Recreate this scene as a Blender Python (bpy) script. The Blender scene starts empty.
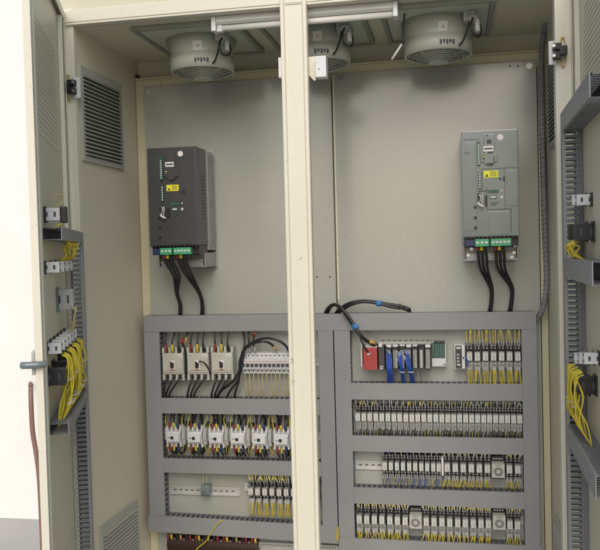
import bpy, bmesh, math, random
from mathutils import Vector, Matrix
R=math.radians
random.seed(7)
sc=bpy.context.scene
COL=sc.collection
# ------------------------------------------------------------------ camera
CAM=Vector((0,-3.0857,0)); F=800.0
yaw,pit,rol=R(-11),R(-1.78),R(-1.53)
fw=Vector((math.sin(yaw)*math.cos(pit),math.cos(yaw)*math.cos(pit),math.sin(pit)))
rt0=Vector((math.cos(yaw),-math.sin(yaw),0)); up0=rt0.cross(fw)
rt=rt0*math.cos(rol)+up0*math.sin(rol); up=-rt0*math.sin(rol)+up0*math.cos(rol)
cd=bpy.data.cameras.new('camera'); cam=bpy.data.objects.new('camera',cd); COL.objects.link(cam)
cam.matrix_world=Matrix(((rt.x,up.x,-fw.x,CAM.x),(rt.y,up.y,-fw.y,CAM.y),(rt.z,up.z,-fw.z,CAM.z),(0,0,0,1)))
cd.sensor_width=36; cd.lens=F/600*36; cd.clip_start=0.05; cd.clip_end=500
sc.camera=cam
def ray(px,py): return fw+rt*((px-300)/F)+up*(-(py-275)/F)
def at(px,py,Y):
    d=ray(px,py); t=(Y-CAM.y)/d.y; return CAM+d*t
def AX(px,py,Y): return at(px,py,Y).x
def AZ(px,py,Y): return at(px,py,Y).z
# ------------------------------------------------------------------ materials
def mat(name,col,rough=.5,metal=0,var=.06,scale=6,bump=0,bscale=200,spec=.5,stain=None,alpha=None,trans=0,wear=None,scratch=None):
    m=bpy.data.materials.new(name); m.use_nodes=True; nt=m.node_tree; b=nt.nodes['Principled BSDF']
    b.inputs['Roughness'].default_value=rough; b.inputs['Metallic'].default_value=metal
    b.inputs['Specular IOR Level'].default_value=spec
    if trans: b.inputs['Transmission Weight'].default_value=trans
    tc=nt.nodes.new('ShaderNodeTexCoord')
    n=nt.nodes.new('ShaderNodeTexNoise'); n.inputs['Scale'].default_value=scale; n.inputs['Detail'].default_value=6
    nt.links.new(tc.outputs['Object'],n.inputs['Vector'])
    cr=nt.nodes.new('ShaderNodeValToRGB'); e=cr.color_ramp.elements
    e[0].position=.3; e[1].position=.72
    e[0].color=(*[c*(1-var) for c in col],1); e[1].color=(*[min(1,c*(1+var)) for c in col],1)
    nt.links.new(n.outputs['Fac'],cr.inputs['Fac']); out=cr.outputs['Color']
    if stain:
        n2=nt.nodes.new('ShaderNodeTexNoise'); n2.inputs['Scale'].default_value=stain[1]; n2.inputs['Detail'].default_value=8; n2.inputs['Roughness'].default_value=.75
        mp=nt.nodes.new('ShaderNodeMapping'); mp.inputs['Scale'].default_value=(1,1,.45)
        nt.links.new(tc.outputs['Object'],mp.inputs['Vector']); nt.links.new(mp.outputs[0],n2.inputs['Vector'])
        c2=nt.nodes.new('ShaderNodeValToRGB'); c2.color_ramp.elements[0].position=.58; c2.color_ramp.elements[1].position=.8
        mx=nt.nodes.new('ShaderNodeMix'); mx.data_type='RGBA'
        mx.inputs[7].default_value=(*stain[0],1)
        ml=nt.nodes.new('ShaderNodeMath'); ml.operation='MULTIPLY'; ml.inputs[1].default_value=stain[2]
        nt.links.new(n2.outputs['Fac'],c2.inputs['Fac']); nt.links.new(c2.outputs['Color'],ml.inputs[0])
        nt.links.new(ml.outputs[0],mx.inputs[0]); nt.links.new(out,mx.inputs[6]); out=mx.outputs[2]
    def over(out,vscale,nscale,lo,hi,colr,amt,mask=True):
        mp=nt.nodes.new('ShaderNodeMapping'); mp.inputs['Scale'].default_value=vscale
        nn=nt.nodes.new('ShaderNodeTexNoise'); nn.inputs['Scale'].default_value=nscale; nn.inputs['Detail'].default_value=4; nn.inputs['Roughness'].default_value=.6
        nt.links.new(tc.outputs['Object'],mp.inputs['Vector']); nt.links.new(mp.outputs[0],nn.inputs['Vector'])
        r_=nt.nodes.new('ShaderNodeMapRange'); r_.inputs[1].default_value=lo; r_.inputs[2].default_value=hi; r_.clamp=True
        nt.links.new(nn.outputs['Fac'],r_.inputs[0])
        mk=nt.nodes.new('ShaderNodeTexNoise'); mk.inputs['Scale'].default_value=5; mk.inputs['Detail'].default_value=3
        nt.links.new(tc.outputs['Object'],mk.inputs['Vector'])
        r2=nt.nodes.new('ShaderNodeMapRange'); r2.inputs[1].default_value=.48; r2.inputs[2].default_value=.62; r2.inputs[4].default_value=amt
        nt.links.new(mk.outputs['Fac'],r2.inputs[0])
        ml=nt.nodes.new('ShaderNodeMath'); ml.operation='MULTIPLY'; nt.links.new(r_.outputs[0],ml.inputs[0]); nt.links.new(r2.outputs[0],ml.inputs[1])
        mx=nt.nodes.new('ShaderNodeMix'); mx.data_type='RGBA'; mx.inputs[7].default_value=(*colr,1)
        nt.links.new(ml.outputs[0],mx.inputs[0]); nt.links.new(out,mx.inputs[6]); return mx.outputs[2]
    if wear: out=over(out,(1,1,1),wear[1],.64,.70,wear[0],wear[2])
    if scratch:
        out=over(out,(2.2,2.2,120),3,.66,.70,scratch[0],scratch[1]); out=over(out,(90,90,2.6),3,.67,.71,scratch[0],scratch[1])
    nt.links.new(out,b.inputs['Base Color'])
    # roughness variation
    r=nt.nodes.new('ShaderNodeMapRange'); r.inputs[3].default_value=rough*.85; r.inputs[4].default_value=min(1,rough*1.2)
    n3=nt.nodes.new('ShaderNodeTexNoise'); n3.inputs['Scale'].default_value=scale*2.3; n3.inputs['Detail'].default_value=4
    nt.links.new(tc.outputs['Object'],n3.inputs['Vector']); nt.links.new(n3.outputs['Fac'],r.inputs[0]); nt.links.new(r.outputs[0],b.inputs['Roughness'])
    if bump:
        nb=nt.nodes.new('ShaderNodeTexNoise'); nb.inputs['Scale'].default_value=bscale; nb.inputs['Detail'].default_value=3
        bp=nt.nodes.new('ShaderNodeBump'); bp.inputs['Strength'].default_value=bump; bp.inputs['Distance'].default_value=.002
        nt.links.new(tc.outputs['Object'],nb.inputs['Vector']); nt.links.new(nb.outputs['Fac'],bp.inputs['Height']); nt.links.new(bp.outputs[0],b.inputs['Normal'])
    return m
M=dict(
 cream=mat('cream_paint',(.66,.64,.53),.42,var=.03,scale=3,bump=.15,bscale=300,stain=((.56,.53,.41),5,.25),wear=((.30,.27,.20),45,.7)),
 inner=mat('beige_enamel',(.63,.60,.47),.40,var=.03,scale=2,bump=.06,bscale=250,stain=((.50,.47,.35),3,.3),wear=((.36,.33,.25),70,.35)),
 plate=mat('grey_enamel_plate',(.388,.396,.362),.17,var=.03,scale=2.5,bump=.03,bscale=90,stain=((.47,.48,.45),5,.4),spec=1.0,scratch=((.56,.57,.54),.7),wear=((.22,.21,.18),90,.5)),
 frame=mat('back_frame_paint',(.60,.56,.39),.45,var=.04,scale=3),
 duct=mat('grey_pvc',(.255,.262,.272),.40,var=.05,scale=5,stain=((.32,.325,.33),9,.35),scratch=((.36,.36,.37),.35),wear=((.15,.15,.15),80,.35)),
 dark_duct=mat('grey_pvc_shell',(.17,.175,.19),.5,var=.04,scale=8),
 vent=mat('vent_grey',(.40,.41,.36),.5,var=.05),
 ventback=mat('vent_filter',(.17,.175,.15),.8,var=.1),
 fan=mat('fan_grey_paint',(.50,.52,.455),.33,var=.05,scale=8,stain=((.60,.60,.55),12,.3),wear=((.25,.26,.22),60,.4)),
 fandark=mat('fan_gasket',(.26,.28,.24),.55,var=.1),
 black=mat('black_plastic',(.018,.018,.020),.38,var=.1,scale=30),
 cable=mat('black_cable',(.014,.014,.016),.33,var=.1,scale=30),
 dgrey=mat('charcoal_plastic',(.055,.056,.056),.34,var=.08,scale=12,bump=.1,bscale=500,stain=((.085,.085,.083),9,.4),wear=((.14,.14,.13),90,.3)),
 mgrey=mat('mid_grey_plastic',(.150,.190,.192),.15,var=.08,scale=10,bump=.04,bscale=500,spec=.7,stain=((.20,.24,.24),9,.4),wear=((.07,.075,.075),80,.4)),
 lgrey=mat('light_grey_plastic',(.40,.405,.39),.45,var=.05,scale=20),
 white=mat('white_plastic',(.63,.64,.645),.4,var=.04,scale=20),
 bwhite=mat('warm_white_plastic',(.46,.46,.405),.42,var=.04,scale=20),
 relay=mat('relay_cover',(.33,.33,.31),.22,var=.12,scale=40),
 rlabel=mat('relay_label',(.58,.575,.555),.4,var=.08,scale=60),
 steel=mat('zinc_steel',(.62,.62,.60),.42,.45,var=.12,scale=15),
 screw=mat('screw_metal',(.62,.62,.60),.3,.9,var=.1,scale=60),
 alu=mat('heatsink_metal',(.36,.365,.37),.42,.55,var=.08,scale=20),
 green=mat('green_terminal',(.05,.34,.16),.4,var=.1,scale=40),
 pcb=mat('circuit_board',(.03,.11,.075),.4,var=.2,scale=60),
 red=mat('red_plastic',(.36,.05,.045),.4,var=.05,scale=20),
 redw=mat('red_sleeve',(.22,.022,.022),.45,var=.1,scale=30),
 yelw=mat('yellow_wire',(.60,.50,.04),.42,var=.12,scale=30),
 palew=mat('pale_yellow_wire',(.48,.42,.20),.45,var=.12,scale=30),
 yel=mat('yellow_sticker',(.78,.74,.03),.5,var=.03,scale=20),
 bluew=mat('blue_wire',(.02,.07,.36),.42,var=.15,scale=30),
 blues=mat('blue_sleeve',(.018,.026,.085),.45,var=.15,scale=30),
 tape=mat('blue_tape',(.05,.20,.50),.4,var=.08,scale=30),
 tan=mat('tan_sleeve',(.42,.28,.09),.5,var=.1,scale=30),
 maroon=mat('maroon_plastic',(.040,.016,.013),.42,var=.15,scale=30),
 paper=mat('paper_label',(.72,.71,.68),.55,var=.04,scale=30),
 ink=mat('printed_ink',(.06,.06,.07),.6,var=.1,scale=30),
 pink=mat('pink_print',(.55,.42,.42),.5,var=.05),
 conduit=mat('grey_spiral_wrap',(.20,.20,.21),.5,var=.15,scale=40),
 brass=mat('yellow_zinc',(.50,.38,.14),.35,.8,var=.1,scale=40),
 ground=mat('concrete_ground',(.42,.41,.39),.85,var=.12,scale=1.5,bump=.3,bscale=40),
 wall=mat('white_plaster',(.80,.80,.78),.8,var=.03,scale=2,bump=.2,bscale=60),
 copper=mat('brown_pipe_paint',(.24,.14,.11),.4,var=.1,scale=10),
 dkgreen=mat('dark_green_paint',(.035,.045,.035),.55,var=.15,scale=8),
 lampbody=mat('lamp_white_enamel',(.66,.66,.63),.35,var=.04),
 tube=mat('lamp_tube_glass',(.78,.77,.72),.2,var=.02),
)
# ------------------------------------------------------------------ mesh builder
class MB:
    def __init__(s): s.v=[];s.f=[];s.sm=[]
    def add(s,vs,fs,sm=False):
        o=len(s.v); s.v+= [tuple(v) for v in vs]; s.f+=[tuple(i+o for i in f) for f in fs]; s.sm+=[sm]*len(fs); return s
    def box(s,x0,x1,y0,y1,z0,z1):
        return s.add([(x0,y0,z0),(x1,y0,z0),(x1,y1,z0),(x0,y1,z0),(x0,y0,z1),(x1,y0,z1),(x1,y1,z1),(x0,y1,z1)],
          [(0,3,2,1),(4,5,6,7),(0,1,5,4),(1,2,6,5),(2,3,7,6),(3,0,4,7)])
    def cb(s,c,d): return s.box(c[0]-d[0]/2,c[0]+d[0]/2,c[1]-d[1]/2,c[1]+d[1]/2,c[2]-d[2]/2,c[2]+d[2]/2)
    def hull(s,bot,top):   # two matching loops -> solid
        n=len(bot); return s.add(list(bot)+list(top),[tuple(range(n))[::-1],tuple(range(n,2*n))]+[(i,(i+1)%n,n+(i+1)%n,n+i) for i in range(n)])
    def prism(s,poly,x0,x1):  # poly in (y,z), extruded along x
        return s.hull([(x0,y,z) for y,z in poly],[(x1,y,z) for y,z in poly])
    def prismy(s,poly,y0,y1): # poly in (x,z)
        return s.hull([(x,y0,z) for x,z in poly],[(x,y1,z) for x,z in poly])
    def prismz(s,poly,z0,z1):
        return s.hull([(x,y,z0) for x,y in poly],[(x,y,z1) for x,y in poly])
    def cyl(s,p0,p1,r,n=12,r2=None):
        p0=Vector(p0);p1=Vector(p1);r2=r if r2 is None else r2
        d=(p1-p0).normalized(); a=d.orthogonal().normalized(); b=d.cross(a)
        vs=[p0+(a*math.cos(t)+b*math.sin(t))*r for t in [2*math.pi*i/n for i in range(n)]]+[p1+(a*math.cos(t)+b*math.sin(t))*r2 for t in [2*math.pi*i/n for i in range(n)]]
        o=len(s.v); s.v+=[tuple(v) for v in vs]
        for i in range(n): s.f.append((o+i,o+(i+1)%n,o+n+(i+1)%n,o+n+i)); s.sm.append(n>6)
        s.f.append(tuple(o+i for i in range(n))[::-1]); s.f.append(tuple(o+n+i for i in range(n))); s.sm+=[False]*2
        return s
    def ring(s,c,r0,r1,h,n=40,z=True): # annulus solid round z (or y)
        vs=[]
        for i in range(n):
            t=2*math.pi*i/n
            for r,hh in((r0,0),(r1,0),(r1,h),(r0,h)):
                p=(r*math.cos(t),r*math.sin(t),hh) if z else (r*math.cos(t),hh,r*math.sin(t))
                vs.append((c[0]+p[0],c[1]+p[1],c[2]+p[2]))
        fs=[]
        for i in range(n):
            a=4*i;b=4*((i+1)%n)
            for k in range(4): fs.append((a+k,a+(k+1)%4,b+(k+1)%4,b+k))
        return s.add(vs,fs,True)
    def tube(s,pts,r,n=7,sub=6):
        P=[Vector(p) for p in pts]; Q=[]
        if len(P)>2:
            E=[P[0]*2-P[1]]+P+[P[-1]*2-P[-2]]
            for i in range(1,len(E)-2):
                for k in range(sub):
                    t=k/sub;a,b,c,d=E[i-1:i+3]
                    Q.append(.5*((2*b)+(c-a)*t+(2*a-5*b+4*c-d)*t*t+(3*b-a-3*c+d)*t**3))
            Q.append(P[-1])
        else: Q=P
        o=len(s.v); a=None
        for i,p in enumerate(Q):
            d=(Q[min(i+1,len(Q)-1)]-Q[max(i-1,0)]).normalized()
            if a is None: a=d.orthogonal().normalized()
            a=(a-d*a.dot(d)).normalized(); b=d.cross(a)
            for k in range(n):
                t=2*math.pi*k/n; s.v.append(tuple(p+(a*math.cos(t)+b*math.sin(t))*r))
        for i in range(len(Q)-1):
            for k in range(n):
                s.f.append((o+i*n+k,o+i*n+(k+1)%n,o+(i+1)*n+(k+1)%n,o+(i+1)*n+k)); s.sm.append(True)
        s.f.append(tuple(o+k for k in range(n))[::-1]); s.f.append(tuple(o+(len(Q)-1)*n+k for k in range(n))); s.sm+=[False]*2
        return s
    def mesh(s,name,m,bevel=0):
        me=bpy.data.meshes.new(name); me.from_pydata(s.v,[],s.f)
        for p,q in zip(me.polygons,s.sm): p.use_smooth=q
        bm=bmesh.new(); bm.from_mesh(me); bmesh.ops.recalc_face_normals(bm,faces=bm.faces)
        if bevel:
            ed=[e for e in bm.edges if len(e.link_faces)==2 and e.calc_face_angle(0)>R(40)]
            bmesh.ops.bevel(bm,geom=ed,offset=bevel,segments=2,profile=.6,affect='EDGES',clamp_overlap=True)
        bm.to_mesh(me); bm.free(); me.materials.append(m); return me
SPLIT={'coil_terminal','lamp_holder','bolt','hinge_screw','hinge_knuckle','cable_plug','stiffener','frame_post','control_terminal','power_terminal','armature','board_parts','probe_tip','drill_hole','socket','toggle','connector','gusset_plate','terminal_lead','cover_panel','marks'}
def islands(mb):
    par=list(range(len(mb.v)))
    def fd(i):
        while par[i]!=i: par[i]=par[par[i]]; i=par[i]
        return i
    for f in mb.f:
        a=fd(f[0])
        for j in f[1:]: par[fd(j)]=a
    grp={}
    for f,sm in zip(mb.f,mb.sm): grp.setdefault(fd(f[0]),[]).append((f,sm))
    out=[]
    for fs in grp.values():
        ids=sorted({i for f,_ in fs for i in f}); mp={i:k for k,i in enumerate(ids)}
        n=MB(); n.v=[mb.v[i] for i in ids]; n.f=[tuple(mp[i] for i in f) for f,_ in fs]; n.sm=[q for _,q in fs]; out.append(n)
    return out
def obj(name,mb,m,parent=None,bevel=0,label=None):
    if name in SPLIT or (name=='terminal_screw'):
        I=islands(mb)
        if 1<len(I)<=(4 if name=='terminal_screw' else 12):
            os_=[obj1(name,i,m,parent,bevel,label) for i in I]; return os_[0]
    return obj1(name,mb,m,parent,bevel,label)
def obj1(name,mb,m,parent=None,bevel=0,label=None):
    o=bpy.data.objects.new(name,mb.mesh(name,M[m] if isinstance(m,str) else m,bevel)); COL.objects.link(o)
    if parent: o.parent=parent
    if label: o['label']=label
    return o
def tag(o,label,cat,group=None,kind=None):
    if label: o['label']=label
    if cat: o['category']=cat
    if group: o['group']=group
    if kind: o['kind']=kind
    return o
def thing(name,label,cat,loc=(0,0,0),rz=0,group=None,ry=0):
    o=bpy.data.objects.new(name,None); o.empty_display_size=.05; COL.objects.link(o); o.location=loc; o.rotation_euler=(0,ry,rz)
    return tag(o,label,cat,group)
def dup(root,loc,label,rz=None,rnd=0):
    def cp(o,par):
        c=o.copy(); COL.objects.link(c); c.parent=par
        for ch in o.children: cp(ch,c)
        return c
    r=cp(root,None); r.location=loc; r['label']=label
    if rz is not None: r.rotation_euler=(0,0,rz)
    if rnd: r.rotation_euler=(0,R(random.uniform(-rnd,rnd)),0)
    return r
ORD=['zeroth','first','second','third','fourth','fifth','sixth','seventh','eighth','ninth','tenth','eleventh','twelfth','thirteenth','fourteenth','fifteenth','sixteenth','seventeenth','eighteenth','nineteenth','twentieth','twenty-first','twenty-second','twenty-third','twenty-fourth','twenty-fifth','twenty-sixth','twenty-seventh','twenty-eighth','twenty-ninth','thirtieth']
# ------------------------------------------------------------------ main dimensions
PY=.060                      # face of the mounting plates
XL,XR=-1.290,.345            # side walls
ZC=.80                       # ceiling
FY=-.48                      # front of the frame
ZB=-1.42
# ---- setting
g=MB().box(-60,60,-60,60,-1.62,-1.60); tag(obj('ground',g,'ground'),None,None,kind='structure')
w=MB().box(-8,8,1.35,1.5,-1.60,2.6); tag(obj('building_wall',w,'wall'),'plain white plastered wall behind the cabinet','wall')
# ---- cabinet
cab=thing('electrical_cabinet','open two-door cream steel control cabinet holding all the electrical gear','cabinet',(0,0,0))
def wallpanel(x0,x1,name,vents):
    s=obj(name,MB().box(x0,x1,FY+.02,.12,ZB,.86),'inner',cab); return s
lw=wallpanel(XL-.012,XL,'side_wall',1)
rw=wallpanel(XR,XR+.012,'side_wall',1)
obj('back_sheet',MB().box(XL,XR,.105,.12,ZB,ZC),'inner',cab)
obj('roof_panel',MB().box(XL,XR,FY+.025,.105,ZC,ZC+.012),'inner',cab)
obj('floor_panel',MB().box(XL,XR,FY+.02,.105,ZB,ZB+.02),'inner',cab)
# back frame
bf=MB()
bf.box(XL+.002,-1.252,.072,.104,ZB+.03,.712); bf.box(.318,XR-.002,.072,.104,ZB+.03,.712)
bf.box(XL+.002,XR-.002,.070,.1035,.665,.722)
bf.box(XL+.002,XR-.002,.060,.1030,.722,.728)
obj('back_frame',bf,'frame',cab,.002)
# small gussets & bolts seen in top corners
gs=MB(); gs.box(-1.245,-1.175,.066,.0695,.672,.715)
obj('gusset_plate',gs,'frame',cab)
for (x,z) in ((-1.272,.735),(-.50,.74)):
    obj('bolt',MB().cyl((x,.066,z),(x,.052,z),.008,6),'black',cab)
# mounting plates
SEAM=-.4645
for x0,x1,nm in ((-1.2482,SEAM-.003,'l'),(SEAM+.003,.314,'r')):
    zt=.690
    p=MB().box(x0,x1,PY,PY+.006,ZB+.06,zt)
    po=obj('mounting_plate',p,'plate',cab,.0015)
    b=MB()
    for xb in ((x0+.022,) if nm=='l' else (x0+.035,x1-.025)):
        b.cyl((xb,PY-.004,zt-.02),(xb,PY,zt-.02),.009,6); b.cyl((xb,PY-.0015,zt-.02),(xb,PY,zt-.02),.012,16)
    obj('bolt',b,'screw',po)
    if nm=='r':
        h=MB()
        for px,py in ((338,255),(317,277),(330,277),(510,66),(518,66)):
            q=at(px,py,PY); h.cyl((q.x,PY-.0006,q.z),(q.x,PY+.001,q.z),.0035,10)
        obj('drill_hole',h,'black',po)
        # foam/edge strip along the seam
        obj('seam_strip',MB().box(SEAM+.0035,SEAM+.010,PY-.0015,PY-.0001,-.2,zt-.004),'inner',po)
# front frame
fr=MB()
fr.box(XL-.055,XL+.004,FY,FY+.018,ZB,.86)                       # left post
fr.box(XL-.030,XL-.013,FY+.018,FY+.05,ZB,.86)
obj('frame_post',fr,'cream',cab,.002)
fr=MB(); fr.box(XR-.028,XR+.055,FY,FY+.018,ZB,.86); fr.box(XR-.028,XR-.022,FY+.018,FY+.05,ZB,.86)
obj('frame_post',fr,'cream',cab,.002)
tb=MB(); tb.box(XL-.055,XR+.055,FY-.012,FY-.0005,.808,.852); tb.box(XL-.055,XR+.055,FY-.010,FY+.03,.800,.8078)
obj('top_beam',tb,'cream',cab,.003)
tb2=MB().box(XL-.055,XR+.055,FY+.03,FY+.045,.8125,1.05)
obj('head_panel',tb2,'inner',cab)
obj('shading_lid',MB().box(XL-.08,XR+.08,FY-.10,.14,1.05,1.075),'cream',cab,.004)  # unseen lid, its overhang added to shade the head panel
# centre post (slightly out of plumb)
cp=bpy.data.objects.new('center_post',None)
cx0,cx1=-.5470,-.4590; W=cx1-cx0
prof=[(0,.03),(0,.001),(.002,-.001),(.011,-.001),(.013,.001),(.014,.0065),(.017,.008),(W-.017,.008),(W-.014,.0065),(W-.013,.001),(W-.011,-.001),(W-.002,-.001),(W,.001),(W,.03)]
cpm=MB().prismz([(x,FY-.018+y) for x,y in prof],ZB,.838)
for i,v in enumerate(cpm.v): cpm.v[i]=(cx0+v[0]+(-.003 if v[2]<0 else .0),v[1],v[2])
cpo=obj('center_post',cpm,'cream',cab)
q=at(278,69,FY-.01)
obj('latch_tab',MB().box(cx0-.009,cx0+.0005,FY-.020,FY+.008,AZ(278,79,FY),AZ(278,59,FY)),'white',cpo,.001)
# hinges
def hinge(x,z,sgn):
    hp=obj('hinge',MB().box(min(x,x+sgn*.022),max(x,x+sgn*.022),FY-.006,FY-.0005+.006,z-.036,z+.036) ,'white',cab,.0015)
    bl=MB()
    bl.box(min(x-sgn*.014,x+sgn*.012),max(x-sgn*.014,x+sgn*.012),FY-.030,FY-.0065,z-.024,z-.004)
    bl.box(min(x-sgn*.014,x+sgn*.012),max(x-sgn*.014,x+sgn*.012),FY-.030,FY-.0065,z+.004,z+.024)
    bl.box(min(x-sgn*.030,x-sgn*.006),max(x-sgn*.030,x-sgn*.006),FY-.034,FY-.010,z-.014,z+.014)
    obj('hinge_knuckle',bl,'black',hp,.002)
    sw=MB()
    for dz in(-.015,.015): sw.cyl((x+sgn*.010,FY-.034,z+dz),(x+sgn*.010,FY-.029,z+dz),.005,12)
    obj('hinge_screw',sw,'screw',hp)
    rg=MB(); 
    for k in(0,1):
        pts=[(x-sgn*.020+ .008*math.cos(t),FY-.004,z+.046*math.sin(t)) for t in [math.pi*i/10+k*math.pi for i in range(11)]]
        rg.tube(pts,.002,6,2)
    obj('hinge_spring',rg,'brass',hp)
hz=AZ(75,88,FY); hinge(AX(74.5,88,FY),hz,1)
hz=AZ(553,53,FY); hinge(AX(556,53,FY)+.0,hz,-1)

# louvred side vents
def vent(parent,place,L,H,n,name='side_vent',ms=('vent','ventback')):
    """place(u,d,z): u along the wall, d away from it, z up"""
    def bx(u0,u1,d0,d1,z0,z1):
        c=[place(u,d,z) for z in(z0,z1) for u,d in((u0,d0),(u1,d0),(u1,d1),(u0,d1))]
        return c
    m=MB(); bd=.018
    def q(m,*a):
        c=bx(*a); m.hull(c[:4],c[4:])
    q(m,0,L,0,.008,0,bd); q(m,0,L,0,.008,H-bd*1.6,H); q(m,0,bd,0,.008,bd,H-bd*1.6); q(m,L-bd,L,0,.008,bd,H-bd*1.6)
    v=obj(name,m,ms[0],parent)
    b=MB(); q(b,bd,L-bd,-.0005+.001,.002,bd,H-bd*1.6); obj('filter',b,ms[1],v)
    s=MB(); z0=bd; p=(H-bd*2.6)/n
    for i in range(n):
        z=z0+i*p
        lo=[place(u,d,zz) for u,d,zz in((bd,.003,z+p*.9),(bd,.005,z+p*.98),(bd,.016,z+p*.42),(bd,.014,z+p*.30))]
        hi=[place(u,d,zz) for u,d,zz in((L-bd,.003,z+p*.9),(L-bd,.005,z+p*.98),(L-bd,.016,z+p*.42),(L-bd,.014,z+p*.30))]
        s.hull(lo,hi)
    obj('louvre',s,ms[0],v)
    return v
vent(lw,lambda u,d,z:(XL+.001+d,-.442+u,.338+z),.352,.335,20)
vent(lw,lambda u,d,z:(XL+.001+d,-.405+u,-1.335+z),.342,.345,20)
vent(rw,lambda u,d,z:(XR-.001-d,-.442+u,.338+z),.352,.335,20)
vent(rw,lambda u,d,z:(XR-.001-d,-.405+u,-1.335+z),.342,.345,20)

# ------------------------------------------------------------------ doors
BL=R(20.7)
HL=Vector((XL-.034,FY-.020,0)); thL=math.pi/2+BL      # local +x runs from free edge to hinge, local -y is the inner side
HR=Vector((XR+.032,FY-.020,0)); BR=R(-1.0); thR=BR-math.pi/2
DW=.775
def door(loc,th,sgn):
    d=thing('door',None,None,loc,th); d.parent=cab
    x0,x1=(-DW,0) if sgn<0 else (0,DW)
    o=obj('door_panel',MB().box(x0,x1,0,.0025,ZB,.845),'inner',d)
    f=MB(); t=.016
    # rim turned inwards then stiffener flanges
    f.box(x0-.0025,x0,-t,.0030,ZB,.845); f.box(x1,x1+.0025,-t,.0030,ZB,.845)
    f.box(x0,x1,-t,-.0005,.8425,.845); f.box(x0,x1,-t,-.0005,ZB,ZB+.0025)
    f.box(x0,x0+.022,-t,-t+.0025,ZB,.842); f.box(x1-.022,x1,-t,-t+.0025,ZB,.842)
    f.box(x0+.022,x1-.022,-t,-t+.0025,.815,.842)
    obj('door_rim',f,'cream',d,.0008)
    s=MB()
    hx=x1-.075 if sgn<0 else x0+.075; ex=x0+.05 if sgn<0 else x1-.05
    s.box(hx-.014,hx+.014,-.015,-.0006,ZB+.02,.81); s.box(ex-.014,ex+.014,-.018,-.0006,ZB+.02,.81)
    obj('stiffener',s,'cream',d,.0015)
    vent(o,lambda u,dd,z:(x0+.16+u,-.0005-dd*.07,.34+z),.44,.36,20,'door_vent',('inner','inner'))
    vent(o,lambda u,dd,z:(x0+.16+u,-.0005-dd*.07,-1.33+z),.44,.42,22,'door_vent',('inner','inner'))
    return d
dl=door(HL,thL,-1)
dr=door(HR,thR,1)
# lock handle at the free edge of the left door
lk=MB(); lk.box(-DW-.003,-DW+.04,.0035,.012,-.30,-.24)
lo=obj('lock_handle',lk,'lgrey',dl,.002)
obj('handle_grip',MB().tube([(-DW-.006,-.022,-.272),(-DW-.014,-.006,-.272),(-DW-.015,.02,-.272),(-DW-.010,.035,-.272)],.009,10),'mgrey',lo)

# ------------------------------------------------------------------ wiring duct
def duct(label,axis,a0,a1,b0,b1,Y0=0.0,Y1=PY,loc=(0,0,0),rz=0,tilt=0,sides=(1,1),pitch=.0210,open_end=None,name='wiring_duct'):
    t=thing(name,label,'cable duct',loc,rz,ry=tilt)
    def P(m,a_0,a_1,b_0,b_1,y0,y1):
        if axis=='x': m.box(a_0,a_1,y0,y1,b_0,b_1)
        else: m.box(b_0,b_1,y0,y1,a_0,a_1)
    s=MB(); T=.0018; e=.0006
    P(s,a0+e,a1-e,b0+T,b1-T,Y1-.002,Y1-.0003)
    n=int((a1-a0)/pitch)
    for k,bb in((0,b0),(1,b1-T)):
        if not sides[k]: P(s,a0+e,a1-e,bb,bb+T,Y0+.0045,Y1-.0005); continue
        P(s,a0+e,a1-e,bb,bb+T,Y1-.012,Y1-.0005)
        for i in range(n+1):
            p=a0+e+i*pitch; w_=pitch*.50
            if p+w_<a1: P(s,p,p+w_,bb,bb+T,Y0+.0045,Y1-.012)
    obj('slotted_channel',s,'dark_duct',t)
    c=MB(); P(c,a0,a1,b0-.0008,b1+.0008,Y0,Y0+.0026)
    P(c,a0,a1,b0-.0008,b0-.0001,Y0+.0026,Y0+.009); P(c,a0,a1,b1+.0001,b1+.0008,Y0+.0026,Y0+.009)
    obj('duct_cover',c,'duct',t,.0006)
    return t
zt,zb=-.2528,-.3169
duct('long top wiring duct running under both drives','x',-1.2584,.2918,zb,zt)
duct('vertical wiring duct along the left edge of the breakers','z',-1.077,zb-.0005,-1.2584,-1.1930,Y0=.0022)
duct('vertical duct left of the middle seam, ending at the lower left duct','z',-1.094,zb-.0005,-.5344,-.4765,Y0=.0022)
duct('vertical duct right of the middle seam, beside the red unit','z',-1.137,zb-.0005,-.4705,-.4092,Y0=.0022)
duct('vertical wiring duct along the right edge of the relay rows','z',-1.137,zb-.0005,.2385,.2918,Y0=.0022)
def hd(lab,x0,x1,z0,z1,**k): return duct(lab,'x',x0+.001,x1-.001,z0,z1,**k)
hd('left duct between the moulded breakers and the contactors',-1.1930,-.5344,-.6518,-.5906)
hd('left duct below the contactors',-1.1930,-.5344,-.8960,-.8390)
t=duct('lowest left duct above the maroon terminals','x',0,.792,-.0665,0,loc=(-1.2640,0,-1.0775),tilt=R(1.2))
hd('right duct between the red unit and the long relay row',-.4092,.2385,-.5876,-.5246)
hd('right duct below the long relay row',-.4092,.2385,-.7915,-.7306)
hd('right duct above the bottom relay row',-.4092,.2385,-.9974,-.9360)
duct('lowest right duct below the bottom relay row','x',-.4716,.2960,-1.2005,-1.1377)

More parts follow.
